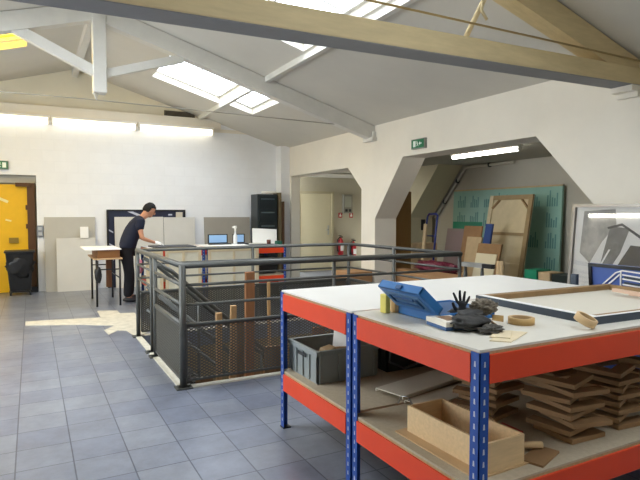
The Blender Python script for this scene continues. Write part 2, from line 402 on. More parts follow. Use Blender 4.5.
# ------------------------------------------------------------------ stairwell railing
T0, TH = 1.06, .026
def wires(p0, ux, L, z0, z1, cw=.045, ch=.026, r=.005):
    """expanded-metal diamonds as real thin strands"""
    mb = MB(); p0 = Vector(p0); ux = Vector(ux); up = Vector((0, 0, 1)); nrm = ux.cross(up)
    def strand(a, b):
        d = (b - a).normalized(); s_ = d.cross(nrm) * r; t_ = nrm * r * .6
        mb.add([a - s_ - t_, a + s_ - t_, a + s_ + t_, a - s_ + t_, b - s_ - t_, b + s_ - t_, b + s_ + t_, b - s_ + t_], [(0, 1, 5, 4), (1, 2, 6, 5), (2, 3, 7, 6), (3, 0, 4, 7)])
    H_ = z1 - z0; k_ = cw / ch; n = int((L + H_ * k_) / cw) + 1
    for i in range(n + 1):
        for sgn in (1, -1):
            xa = i * cw; xb = xa - H_ * k_; za, zb = 0., H_
            if xb < 0: zb = za + (xa - 0) / k_; xb = 0
            if xa > L: za = (xa - L) / k_; xa = L
            if zb - za < .002: continue
            A = (xa, za); B = (xb, zb)
            if sgn < 0: A = (L - xa, za); B = (L - xb, zb)
            strand(p0 + ux * A[0] + up * (z0 + A[1]), p0 + ux * B[0] + up * (z0 + B[1]))
    return mb
rl = thing('stair_railing', 'grey tubular steel railing with mesh infill around the sunken staircase', 'railing', (2.6, 5.7, 0))
X0, X1, Y0, Y1 = 1.13, 4.12, 4.65, 6.88
def post(x, y, z0=0, z1=T0, r=.025, plate=True):
    o = MB().tube([(x, y, z0 + .008), (x, y, z1)], r, 10).build('post', RAIL, rl)
    if plate: MB().bb(x - .07, x + .07, y - .06, y + .06, z0, z0 + .012).build('foot_plate', RAIL, o, world=True)
post(X0, Y0, r=.03); post(X0, 5.82, r=.024); post(X0, 6.03, r=.016); post(X0, Y1); post(4.17, 4.58, r=.02); post(X1, Y1); post(2.62, Y1, r=.02); post(X1, 5.75, r=.022); post(2.62, Y0, r=.018)
MB().tube([(X0, Y1, T0), (X0, Y0, T0), (4.18, 4.57, T0 + .002)], .028, 10).build('handrail', RAIL, rl)
MB().tube([(X0, Y1, T0), (X1, Y1, T0), (4.18, 4.57, T0)], .022, 10).build('handrail', RAIL, rl)
for z in (.89, .72, .55):
    for (a, b_) in (((X0, Y0 + .02), (X0, 5.82)), ((X0, 6.03), (X0, Y1)), ((X0, Y0), (4.16, 4.58)), ((X0, Y1), (X1, Y1)), ((X1, Y1), (4.16, 4.6))):
        if z == .55 and a == (X0, 6.03): continue
        MB().tube([(*a, z), (*b_, z)], .013 if a[1] != Y0 + .02 else .016, 8).build('mid_rail', RAIL, rl)
def panel(p0, ux, L, z0, z1):
    o = MB(); p0 = Vector(p0); ux = Vector(ux); n_ = ux.cross(Vector((0, 0, 1)))
    e = [p0 + Vector((0, 0, z0)), p0 + ux * L + Vector((0, 0, z0)), p0 + ux * L + Vector((0, 0, z1)), p0 + Vector((0, 0, z1))]
    for i in range(4): o.bar(e[i], e[(i + 1) % 4], .02, .02, up=n_)
    f_ = o.build('mesh_panel', RAIL, rl)
    wires(p0, ux, L, z0, z1, r=.0072 if p0.y > 6 else .0042).build('expanded_mesh', MESH, f_)
panel((X0 + .03, Y0 + .01, 0), (1, 0, 0), 1.44, .06, .53); panel((2.66, Y0 + .01, 0), (1, 0, 0), 1.43, .06, .53)
panel((X0, Y0 + .05, 0), (0, 1, 0), 1.1, .06, .53)
panel((X0 + .04, Y1, 0), (1, 0, 0), 1.42, .06, .53); panel((2.66, Y1, 0), (1, 0, 0), 1.42, .06, .53)
panel((X1, Y0 + .05, 0), (0, 1, 0), 1.05, .06, .53); panel((X1, 5.8, 0), (0, 1, 0), 1.04, .06, .53)

# staircase going down towards the right, with its own sloping handrails
s = thing('staircase', 'dark steel stairs descending inside the railed well, with sloping handrails', 'staircase', (WX0 + .1, 6.42, -.2))
n = 12; rise, run = .225, .235
for k_ in range(n):
    MB().bb(WX0 + .04 + k_ * run, WX0 + .32 + k_ * run, 6.08, 6.80, -.225 - k_ * rise, -.19 - k_ * rise).build('tread', mat('dark_tread', '3a352e', .7), s)
for yy in (6.05, 6.83):
    MB().bar((WX0 + .02, yy, -.16), (WX0 + 2.75, yy, -2.76), .03, .2).build('stringer', mat('dark_steel', '3c3b38', .5, .4), s)
for yy in (6.02, 6.80):
    o = MB().tube([(1.19, yy, .97), (1.35, yy, .87), (3.6, yy, -1.2)], .024).build('sloping_handrail', RAIL, s)
    MB().tube([(1.22, yy, .62), (3.6, yy, -1.55)], .018).tube([(1.22, yy, .34), (3.6, yy, -1.85)], .018).build('lower_rail', RAIL, o)
    for xx in (1.85, 2.7): MB().tube([(xx, yy, -.7 - (xx - 1.85) * .93), (xx, yy, .42 - (xx - 1.85) * .93)], .018).build('baluster', RAIL, o)

# planks and battens standing in the well
PL = [(1.545, 5.0, .055, .035, .56, 0, 'WOODL', 'brown batten with cut top nearest the front left corner of the stairwell'),
      (1.675, 5.05, .055, .04, .61, 1, 'WOODL', 'pale topped batten standing second from the left in the stairwell'),
      (1.79, 5.10, .07, .03, .46, 0, 'WOODP', 'broad brown plank standing low behind the second batten in the stairwell'),
      (2.06, 5.55, .10, .05, .87, 0, 'CARD', 'tallest thick brown board rising above the rails from the stairwell'),
      (2.31, 5.55, .03, .03, .75, -1, 'WOODL', 'thin pale lath rising from the stairwell beside the tall board'),
      (1.40, 5.0, .16, .03, -.05, 0, 'WOODP', 'dark plank sunk lowest in the left corner of the stairwell'),
      (2.05, 5.0, .18, .04, .18, 2, 'WOODP', 'wide dark plank below floor edge between battens and tall board'),
      (2.42, 5.05, .20, .04, .12, -1, 'WOODP', 'wide weathered plank standing right of the thin lath in the well'),
      (2.66, 5.1, .14, .04, .30, 0, 'CARD', 'brown plank half hidden by the blue rack post'),
      (2.90, 5.2, .17, .04, .24, 1, 'WOODP', 'dark plank in the stairwell seen above the grey crate'),
      (2.30, 6.0, .3, .04, -.35, 0, 'WOODP', 'wide board standing deep in the stairwell near the steps')]
for (x, y, w_, t_, top, lean, mm, lab) in PL:
    M = Matrix.Rotation(R(lean), 3, 'Y') @ Matrix.Rotation(R(1.5), 3, 'X')
    h_ = top + 2.9
    o = MB().box((x, y, -2.9 + h_ / 2 + .01), (w_, t_, h_), M).build('wooden_plank', MATS[{'WOODL': 'fresh_batten', 'WOODP': 'old_plank', 'CARD': 'cardboard'}[mm]] if mm != 'CARD' else mat('reddish_plank', '9a6a45', .8, var=.2, scale=5, stretch=(8, 8, 1)), bevel=.003)
    tag(o, lab, 'plank', 'planks standing in the stairwell')

# ------------------------------------------------------------------ blue and orange racks (worktables)
ZT = .969
def rack_post(name, x, y, z1, root, sx, sy):
    m = MB(); w_ = .05; t_ = .004
    m.bb(min(x, x + sx * w_), max(x, x + sx * w_), min(y, y + sy * t_), max(y, y + sy * t_), 0.006, z1)
    m.bb(min(x, x + sx * t_), max(x, x + sx * t_), min(y, y + sy * w_), max(y, y + sy * w_), 0.006, z1)
    o = m.build('post', BLUE, root)
    h = MB(); z = .05
    while z < z1 - .03:
        for u in (.018,):
            cx, cy = x + sx * .026, y - sy * .0006
            h.prism([(cx - .005, z), (cx + .005, z), (cx + .003, z + .022), (cx - .003, z + .022)], 'y', cy, cy - sy * .0008)
            cx, cy = x - sx * .0006, y + sy * .026
            h.prism([(cy - .005, z), (cy + .005, z), (cy + .003, z + .022), (cy - .003, z + .022)], 'x', cx, cx - sx * .0008)
        z += .05
    h.build('slot_pattern', SLOT, o)
    MB().bb(x - .005 if sx > 0 else x - .055, x + .055 if sx > 0 else x + .005, y - .005 if sy > 0 else y - .055, y + .055 if sy > 0 else y + .005, 0, .006).build('foot_cap', BLACKP, o)
def rack(x0, x1, y0, y1, label, topm, zt=ZT, mids=True, shelf=.407, group='blue and orange steel worktables'):
    r = thing('steel_worktable', label, 'worktable', ((x0 + x1) / 2, (y0 + y1) / 2, 0), group=group)
    for (x, sx) in ((x0, 1), (x1, -1)):
        for (y, sy) in ((y0, 1), (y1, -1)): rack_post('post', x, y, zt - .012, r, sx, sy)
    for (z, bm_, nm) in ((zt, topm, 'table_top'), (shelf, CHIPL, 'lower_shelf')):
        if z is None: continue
        MB().bb(x0 + .006, x1 - .006, y0 + .006, y1 - .006, z - .010, z).build(nm, bm_, r)
        MB().bb(x0 + .0062, x1 - .0062, y0 + .0062, y1 - .0062, z - .022, z - .0101).build(nm + '_core', CHIP, r)
        for x in (x0 - .004, x1 - .028): MB().bb(x, x + .032, y0 + .05, y1 - .05, z - .137, z - .0225).build('beam', ORANGE, r)
        for y in (y0 - .004, y1 - .028): MB().bb(x0 + .05, x1 - .05, y, y + .032, z - .137, z - .0225).build('beam', ORANGE, r)
    return r
rack(1.53, 3.61, 1.56, 2.512, 'nearest blue and orange steel worktable, holding the blue case and canvas frame', CTOP)
rack(1.53, 3.61, 2.528, 3.48, 'blue and orange steel worktable with bare white top beside the stair railing', WTOP)
rack(1.72, 2.62, 9.15, 10.1, 'cream topped worktable at the back, where the man in navy stands', WTOP, zt=.93, shelf=.4, group='worktables by the back wall')
rack(2.66, 4.14, 9.15, 10.1, 'orange beamed worktable at the back, carrying blue screens and a white bottle', WTOP, zt=.93, shelf=.4, group='worktables by the back wall')

# ------------------------------------------------------------------ things on the near table
# blue case
c = thing('tool_case', 'blue plastic tool case lying open on the near worktable, lid tilted back', 'tool case', (1.9, 2.2, ZT))
m = MB(); x0, x1, y0, y1, h = 1.73, 2.09, 2.03, 2.37, .046
m.bb(x0, x1, y0, y1, ZT, ZT + .008).bb(x0, x0 + .012, y0, y1, ZT, ZT + h).bb(x1 - .012, x1, y0, y1, ZT, ZT + h).bb(x0, x1, y0, y0 + .012, ZT, ZT + h).bb(x0, x1, y1 - .012, y1, ZT, ZT + h)
m.build('base_tray', CASEB, c, bevel=.004)
MB().bb(x0 + .02, x1 - .02, y0 + .02, y1 - .02, ZT + .009, ZT + .04).build('foam_insert', CASED, c)
A = Vector((1.725, 0, ZT + h)); B = Vector((1.60, 0, ZT + h + .112)); d = (B - A).normalized(); nn = Vector((d.z, 0, -d.x))
def lp(u, v, w_): q = A + d * u + nn * w_; return (q.x, v, q.z)
def lbox(mb, u0, u1, v0, v1, w0, w1):
    vs = [lp(u, v, w_) for u in (u0, u1) for v in (v0, v1) for w_ in (w0, w1)]
    return mb.add(vs, [(0, 1, 3, 2), (4, 6, 7, 5), (0, 4, 5, 1), (2, 3, 7, 6), (0, 2, 6, 4), (1, 5, 7, 3)])
LL = (B - A).length
m = MB(); lbox(m, 0, LL, y0, y1, -.006, 0); lbox(m, 0, LL, y0, y0 + .012, 0, .04); lbox(m, 0, LL, y1 - .012, y1, 0, .04); lbox(m, LL - .012, LL, y0, y1, -.006, .04); lbox(m, 0, .012, y0, y1, 0, .04)
ld = m.build('lid', CASEB, c, bevel=.003)
m = MB(); lbox(m, .03, LL - .03, y0 + .03, y1 - .03, -.009, -.006); m.build('lid_recess', mat('faded_blue', '53779c', .5), ld)
m = MB(); lbox(m, .05, .065, 2.10, 2.30, -.018, -.009); lbox(m, .10, .115, 2.12, 2.28, -.018, -.009); lbox(m, .05, .115, 2.085, 2.10, -.018, -.009); lbox(m, .05, .115, 2.30, 2.315, -.018, -.009)
m.build('handle', CASED, ld)
m = MB(); lbox(m, LL, LL + .012, 2.17, 2.21, 0, .02); m.build('latch', CASED, ld)
tag(MB().bb(1.66, 1.69, 2.385, 2.44, ZT, ZT + .1).build('foam_block', YELL, bevel=.004), 'small yellow foam block standing behind the blue case lid', 'block')
tag(MB().bb(1.72, 1.77, 2.385, 2.45, ZT, ZT + .085).build('wooden_block', PINE, bevel=.003), 'short pale wood block between yellow foam and blue case', 'block')
# carton
c = thing('small_carton', 'small white and blue carton beside the dark work gloves', 'box', (1.72, 1.97, ZT), R(-8))
MB().bb(-.06, .06, -.085, .085, 0, .04).build('carton_body', mat('blue_carton', '3b5f8e', .5), c, world=False, bevel=.002)
MB().bb(-.061, .061, -.086, .086, .018, .0405).build('carton_lid', mat('white_carton', 'e6e0d2', .6), c, world=False)
MB().bb(-.03, .04, -.05, .05, .0405, .042).build('printed_patch', mat('brown_print', '8e6e50', .6), c, world=False)
# gloves
def hand(name, m_, parent, org, M, L=.18, curls=(0, .1, .15, .2, .3), spread=1., sub=2):
    """palm plus five separate fingers; local: +Y fingers, +X thumb side, +Z back of hand"""
    s_ = L / .19; org = Vector(org)
    V = []; E = []; Rr = []
    def P(x, y, z): return org + M @ (Vector((x, y, z)) * s_)
    def av(p, r): V.append(p); Rr.append(r * s_); return len(V) - 1
    w = av(P(0, -.02, 0), .026); a = av(P(0, .03, 0), .03); E.append((w, a)); b_ = av(P(0, .07, 0), .024); E.append((a, b_))
    spec = [(.033, .085, .072, .010, 6), (.011, .092, .080, .0105, 2), (-.011, .088, .074, .010, -3), (-.032, .078, .058, .009, -9)]
    for i, (x, y, ln, r, sp) in enumerate(spec):
        c_ = curls[i + 1]; ang = R(sp * spread); prev = b_; px, py, pz = x, y, 0; th = 0
        k0 = av(P(x, y, 0), r * 1.1); E.append((b_, k0)); prev = k0
        for seg, fr in enumerate((.45, .3, .25)):
            th += c_ * 1.1; dl = ln * fr
            px += math.sin(ang) * dl * math.cos(th); py += math.cos(ang) * dl * math.cos(th); pz -= dl * math.sin(th)
            k1 = av(P(px, py, pz), r * (1 - .12 * seg)); E.append((prev, k1)); prev = k1
    t0 = av(P(.035, .02, -.004), .015); E.append((a, t0)); t1 = av(P(.06, .05, -.012), .012); E.append((t0, t1)); t2 = av(P(.07, .082, -.02), .010); E.append((t1, t2))
    return skin(name, V, E, Rr, m_, parent, sub=sub)
gl = thing('work_glove', 'black glove lying with splayed fingers pointing up on the dark pile', 'glove', (1.90, 2.06, ZT + .03))
xh = Vector((.88, -.47, .02)); yh = Vector((.10, .18, .97)).normalized(); zh = xh.cross(yh).normalized(); xh = yh.cross(zh); M = Matrix((-xh, yh, -zh)).transposed()
hand('glove_body', GLOVEB, gl, (1.88, 2.04, ZT + .035), M, L=.135, curls=(0, -.1, .22, .05, -.1), spread=3.2)
MB().lump((1.90, 2.06, ZT + .032), (.075, .07, .03), 3, .3, 3).build('glove_cuff', GLOVEB, gl)
tag(MB().lump((1.93, 1.95, ZT + .08), (.075, .05, .035), 8, .55, 5, sub=4).build('fluffy_glove', FUZZ), 'fluffy grey brown glove on top of the dark pile', 'glove')
p = thing('work_gloves', 'dark grey leather work gloves heaped in front of the carton', 'gloves', (1.76, 1.87, ZT))
MB().lump((1.77, 1.875, ZT + .036), (.10, .075, .036), 5, .3, 2.2, sub=4).build('glove_body', LEATH, p)
MB().lump((1.80, 1.90, ZT + .065), (.07, .05, .022), 6, .35, 3, sub=3).build('glove_cuff', LEATH, p)
tag(MB().lump((1.80, 1.77, ZT + .018), (.055, .04, .02), 9, .5, 4, sub=4).build('cleaning_rag', mat('grey_rag', '5c5953', .95, var=.4, scale=30, bump=.6)), 'small dark grey rag in front of the leather gloves', 'rag')
tag(MB().tube([(2.02, 2.02, ZT + .006), (1.895, 1.80, ZT + .006)], .005).build('pencil', WOODP), 'thin brown pencil between gloves and tape roll', 'pencil')
def ring(name, c_, ro, ri, h, m_, M=None, parent=None):
    return MB().lathe(c_, [(ri, -h / 2), (ro, -h / 2), (ro, h / 2), (ri, h / 2)], 32, M, closed=True).build(name, m_, parent)
t = thing('tape_roll', 'tan tape roll lying flat between gloves and canvas frame', 'tape roll', (2.09, 1.86, ZT), group='tape rolls on the table')
ring('tape', (2.09, 1.86, ZT + .016), .062, .046, .03, TAPEM, None, t); ring('core', (2.09, 1.86, ZT + .016), .0458, .042, .031, TAPEC, None, t)
MB().add([(2.035, 1.92, ZT + .002), (2.04, 1.925, ZT + .032), (1.985, 1.945, ZT + .04), (1.98, 1.94, ZT + .012), (2.035, 1.9215, ZT + .002), (2.04, 1.9265, ZT + .032), (1.985, 1.9465, ZT + .04), (1.98, 1.9415, ZT + .012)], [(0, 1, 2, 3), (7, 6, 5, 4), (0, 4, 5, 1), (1, 5, 6, 2), (2, 6, 7, 3), (3, 7, 4, 0)]).build('loose_tape_end', TAPEM, t)
t = thing('tape_roll', 'beige tape roll leaning on the dark corner of the canvas frame', 'tape roll', (2.29, 1.65, ZT), group='tape rolls on the table')
M = Matrix.Rotation(R(24), 3, 'X') @ Matrix.Rotation(R(12), 3, 'Y')
ring('tape', (2.265, 1.64, ZT + .041), .05, .038, .034, mat('beige_tape', 'd9b98a', .4), M, t); ring('core', (2.265, 1.64, ZT + .041), .0378, .034, .035, TAPEC, M, t)
o = MB().prism([(1.68, 1.66), (1.74, 1.60), (1.95, 1.70), (1.90, 1.765), (1.80, 1.73)], 'z', ZT, ZT + .004).prism([(1.72, 1.70), (1.78, 1.64), (1.90, 1.74), (1.84, 1.775)], 'z', ZT + .004, ZT + .008).build('veneer_sheet', mat('pale_veneer', 'e0d0ae', .7, var=.1, scale=12))
tag(o, 'pale veneer offcut at the near corner of the worktable', 'veneer')
# canvas frame
cf = thing('canvas_frame', 'large empty rectangular frame with dark outer edge on the near worktable', 'frame', (2.365, 1.67, ZT), R(-1.5))
Wf, Df, Hf, bw = 1.2, .80, .038, .05
def fb(a, b_, c_, d_):
    return MB().bb(a, b_, c_, d_, 0, Hf)
for (a, b_, c_, d_) in ((0, Wf, 0, bw), (0, Wf, Df - bw, Df), (0, bw, bw, Df - bw), (Wf - bw, Wf, bw, Df - bw)):
    o = fb(a, b_, c_, d_).build('frame_bar', STRW, cf, world=False)
m = MB(); e = .002
m.bb(-e, Wf + e, -e, 0, 0, Hf).bb(-e, 0, 0, Df, 0, Hf).bb(Wf, Wf + e, 0, Df, 0, Hf).bb(-e, Wf + e, Df, Df + e, 0, Hf)
m.build('edge_banding', SLATE, cf, world=False)
m = MB().bb(0, bw * .8, 0, Df * .98, Hf, Hf + .002).bb(bw * .8, Wf, 0, bw * .35, Hf, Hf + .002).build('white_facing', PAPER, cf, world=False)
MB().bb(bw, Wf - bw, bw, Df - bw, 0.0005, .006).build('backing_board', mat('pale_backing', 'd9d3c4', .6), cf, world=False)
# wood laths at the far right on the table
for i, (x, y, ln, rz, lab) in enumerate(((3.42, 1.9, .5, 95, 'short pale lath lying inside the far end of the canvas frame'), (3.3, 2.0, .45, 80, 'second short pale lath crossing inside the canvas frame'))):
    M = Matrix.Rotation(R(rz), 3, 'Z'); tag(MB().box((x, y, ZT + .006 + .012 + .02 * i), (ln, .03, .02), M).build('wooden_lath', mat('pinkish_lath', 'd9b9a2', .7)), lab, 'lath', 'laths in the canvas frame')

# ------------------------------------------------------------------ things on the lower shelf
ZS = .407
def crate(x0, x1, y0, y1, z, h, m_, label, name='storage_crate'):
    c = thing(name, label, 'crate', ((x0 + x1) / 2, (y0 + y1) / 2, z))
    t_ = .008; m = MB()
    m.bb(x0 + .015, x1 - .015, y0 + .015, y1 - .015, z, z + .01)
    for (a, b_, c_, d_) in ((x0 + .01, x0 + .01 + t_, y0 + .01, y1 - .01), (x1 - .01 - t_, x1 - .01, y0 + .01, y1 - .01), (x0 + .01, x1 - .01, y0 + .01, y0 + .01 + t_), (x0 + .01, x1 - .01, y1 - .01 - t_, y1 - .01)): m.bb(a, b_, c_, d_, z, z + h - .03)
    m.build('crate_body', m_, c)
    m = MB(); r0, r1 = z + h - .035, z + h
    m.bb(x0 - .004, x0 + .018, y0 - .004, y1 + .004, r0, r1).bb(x1 - .018, x1 + .004, y0 - .004, y1 + .004, r0, r1).bb(x0 + .018, x1 - .018, y0 - .004, y0 + .018, r0, r1).bb(x0 + .018, x1 - .018, y1 - .018, y1 + .004, r0, r1)
    m.build('rim', m_, c, bevel=.003)
    n = 4
    for q in range(n + 1):
        yy = y0 + .02 + (y1 - y0 - .04) * q / n
        for a_ in (x0, x1 - .012): MB().bb(a_, a_ + .012, yy - .007, yy + .007, z + .012, r0).build('rib', m_, c)
    for q in range(4):
        xx = x0 + .03 + (x1 - x0 - .06) * q / 3
        for a_ in (y0, y1 - .012): MB().bb(xx - .007, xx + .007, a_, a_ + .012, z + .012, r0).build('rib', m_, c)
    ym = (y0 + y1) / 2
    MB().bb(x0 - .003, x0 + .002, ym - .06, ym + .06, r0 - .035, r0 - .012).build('grip', GREYDK, c)
    return c
crate(1.588, 2.06, 3.04, 3.473, ZS, .215, GREYPL, 'grey plastic crate of wood offcuts on the lower shelf by the stair railing')
crate(2.14, 2.7, 3.06, 3.43, ZS, .20, GREYDK, 'dark plastic crate on the lower shelf behind the grey crate', 'dark_crate')
def offcut(c_, size, rx, rz, m_, lab):
    M = Matrix.Rotation(R(rz), 3, 'Z') @ Matrix.Rotation(R(rx), 3, 'X')
    tag(MB().box(c_, size, M).build('wood_offcut', m_, bevel=.002), lab, 'offcut', 'offcuts in the grey crate')
offcut((1.93, 3.28, ZS + .15), (.008, .26, .19), 10, 8, PAPER, 'white sheet offcut standing inside the grey crate')
offcut((1.72, 3.14, ZS + .185), (.12, .06, .05), 12, 30, PINE, 'pale wood block at the front of the grey crate')
offcut((1.83, 3.12, ZS + .18), (.10, .05, .05), -8, -20, WOODL, 'second wood block lying in the grey crate corner')
offcut((1.80, 3.20, ZS + .085), (.28, .2, .14), 0, 10, WOODP, 'dark wood chunk deep inside the grey crate')
tag(MB().tube([(2.15, 3.02, .60), (2.12, 3.0, .50), (2.25, 3.0, .44), (2.4, 3.02, .46), (2.7, 3.02, .50), (2.95, 3.0, .54), (3.3, 3.0, .58), (3.4, 3.0, .43)], .008).build('black_cable', mat('grey_cable', '55565a', .5)), 'grey cable looping from the dark crate along the lower shelf', 'cable')
# long grey profile boards
for i, (x0, y0, w_, ln, z, rz_, lab) in enumerate(((1.85, 2.62, .21, .95, ZS + .02, 13, 'long grey profile board lying farther across the lower shelf'), (1.90, 2.435, .16, .95, ZS, 10, 'long grey profile board nearer the pine box'))):
    M = Matrix.Rotation(R(rz_), 3, 'Z'); b_ = MB(); cpt = Vector((x0, y0, z + .018)) + M @ Vector((ln / 2, 0, 0))
    b_.box(cpt, (ln, w_, .006), M).box(cpt + M @ Vector((0, w_ / 2, -.008)), (ln, .006, .018), M).box(cpt + M @ Vector((0, -w_ / 2, -.008)), (ln, .006, .018), M)
    tag(b_.build('profile_board', mat('beige_profile', 'd8d2c0', .6)), lab, 'board', 'grey profile boards on the lower shelf')
tag(MB().tube([(1.83, 2.5, ZS + .012), (1.835, 2.48, ZS + .06), (1.85, 2.44, ZS + .066), (1.865, 2.42, ZS + .03), (1.87, 2.41, ZS + .008)], .004).build('bent_clip', CHROME), 'small bent clear clip beside the grey profile boards', 'clip')
tag(MB().prism([(1.592, 2.20), (1.592, 1.68), (1.65, 1.63), (1.95, 1.64), (1.94, 2.22)], 'z', ZS, ZS + .006).build('plywood_sheet', PLY2), 'thin brown plywood sheet under the open pine box', 'sheet')
ob = thing('wooden_box', 'open lidless pine box on the near end of the lower shelf', 'box', (1.655, 1.64, ZS + .006), R(1))
x1, y1, h, t_ = .225, .53, .13, .012
MB().bb(0, x1, 0, y1, 0, .008).build('bottom_panel', PINE, ob, world=False)
MB().bb(0, t_, 0, y1, .008, h).build('side_panel', PINE, ob, world=False); MB().bb(x1 - t_, x1, 0, y1, .008, h).build('side_panel', PINE, ob, world=False)
MB().bb(t_, x1 - t_, 0, t_, .008, h).build('end_panel', PINE, ob, world=False); MB().bb(t_, x1 - t_, y1 - t_, y1, .008, h).build('end_panel', PINE, ob, world=False)
o = MB().bb(2.00, 2.05, 1.80, 1.93, ZS, ZS + .06).build('red_scraper', REDM, bevel=.004); tag(o, 'small red plastic piece just behind the open pine box', 'plastic piece')
tag(MB().tube([(1.9, 1.78, ZS + .03), (2.06, 1.70, ZS + .03)], .016, 12).build('cardboard_tube', PINE), 'short pale round rod right of the pine box', 'rod')
tag(MB().box((2.0, 1.66, ZS + .006), (.20, .10, .01), Matrix.Rotation(R(20), 3, 'Z')).build('flat_offcut', PINED), 'flat brown offcut on the shelf right of the pine box', 'offcut')
# stacks of wooden corner brackets
ORD = ['top', 'second', 'third', 'fourth', 'fifth', 'sixth', 'seventh', 'eighth', 'ninth', 'tenth']
Lm = .27; wv = .085; th = .026
Lm = .235; wv = .07; th = .023
m = MB().prism([(0, 0), (Lm, 0), (Lm, wv), (wv, wv), (wv, Lm), (0, Lm)], 'z', 0, th)
br0 = m.build('corner_bracket', PINED, world=False, bevel=.002); br0.parent = None
first = True
stacks = [(2.24, 1.68, 8, .0375, 45, 'front stack next to pine box', .0), (2.60, 1.68, 8, .0375, 50, 'second stack, right of the front one', .01), (2.12, 2.05, 8, .0375, 60, 'dim stack behind the pine box', .0),
          (2.98, 1.72, 9, .0375, 42, 'front stack farthest from pine box', .0), (2.62, 2.1, 9, .0375, 55, 'rear stack behind the second one', .0), (3.05, 2.14, 9, .0375, 48, 'rear stack farthest from pine box', .0)]
for (x, y, n, dz, rz, nm, off) in stacks:
    for k_ in range(n):
        o = br0 if first else br0.copy()
        if not first: col.objects.link(o)
        first = False
        o.location = (x + random.uniform(-.012, .012), y + random.uniform(-.008, .012), ZS + .001 + k_ * dz)
        o.rotation_euler = (R(random.uniform(-.6, .6)) if k_ else 0, R(-1.3 if k_ % 2 else 1.3) if k_ else 0, R(rz - 45 + random.uniform(-7, 7) + (14 if k_ % 2 else -4)))
        lv = n - 1 - k_
        tag(o, 'wooden bracket, %s of %s' % ('bottom' if k_ == 0 else ORD[lv] + ('' if lv == 0 else ' from top'), nm), 'wooden bracket', 'wooden corner brackets stacked on the lower shelf')

# ------------------------------------------------------------------ back wall: door, signs, bin, panels
d = st(thing('door_1', 'x', 'x')); del d['label']; del d['category']; d.location = (-.4, YB, 0)
MB().bb(DX0 + .02, DX1 - .16, YB + .08, YB + .13, .01, 2.06).build('door_leaf', YDOOR, d)
MB().bb(DX1 - .16, DX1 - .03, YB + .05, YB + .14, .0, 2.09).build('brown_jamb', BROWNM, d)
MB().bb(DX0, DX1 - .0, YB + .10, YB + .18, 2.09, DZ).build('transom', mat('transom_grey', 'a8a59a', .7), d)
MB().bb(-.25, DX1 - .1, YB + .0, YB + .05, 2.02, 2.09).build('door_closer', BROWNM, d)
for z in (.42, 1.22, 1.58): MB().bb(DX1 - .19, DX1 - .07, YB + .03, YB + .09, z, z + .09).build('hinge', BROWNM, d)
MB().bb(-.38, -.22, YB + .04, YB + .08, .95, 1.05).build('lock_box', mat('brass_lock', '8f7428', .5, .3), d)
MB().box((-.45, YB + .078, 1.76), (.16, .004, .05), Matrix.Rotation(R(25), 3, 'Y')).box((-.38, YB + .078, 1.38), (.1, .004, .03), Matrix.Rotation(R(15), 3, 'Y')).build('scuff_mark', mat('pale_scuff', 'efe0a0', .7), d)
for z0 in (.05,): MB().bb(DX1 - .17, DX1 - .01, YB - .03, YB + .03, .0, .1).build('door_stop', BLACKP, d)
c = thing('wheeled_bin', 'black wheeled rubbish bin with liner in front of the yellow door', 'bin', (-.2, 11.5, 0))
MB().add([(x, y, z) for z, a, b_ in ((.09, .17, .14), (.80, .23, .20)) for x, y in ((-.2 - a, 11.5 - b_), (-.2 + a, 11.5 - b_), (-.2 + a, 11.5 + b_), (-.2 - a, 11.5 + b_))], [(3, 2, 1, 0), (4, 5, 6, 7), (0, 1, 5, 4), (1, 2, 6, 5), (2, 3, 7, 6), (3, 0, 4, 7)]).build('bin_body', BAGM, c, bevel=.02)
MB().bb(-.45, .05, 11.28, 11.72, .79, .83).build('lid', BLACKP, c, bevel=.01)
MB().lump((-.2, 11.35, .55), (.22, .05, .22), 2, .4, 3).build('liner_fold', BAGM, c)
for x in (-.36, -.04):
    MB().lathe((x, 11.4, .055), [(.05, -.015), (.05, .015)], 16, Matrix.Rotation(PI / 2, 3, 'Y')).build('wheel', BLACKP, c)
    MB().lathe((x, 11.62, .055), [(.05, -.015), (.05, .015)], 16, Matrix.Rotation(PI / 2, 3, 'Y')).build('wheel', BLACKP, c)
MB().bb(-.38, -.02, 11.38, 11.64, .06, .1).build('axle_frame', BLACKP, c)
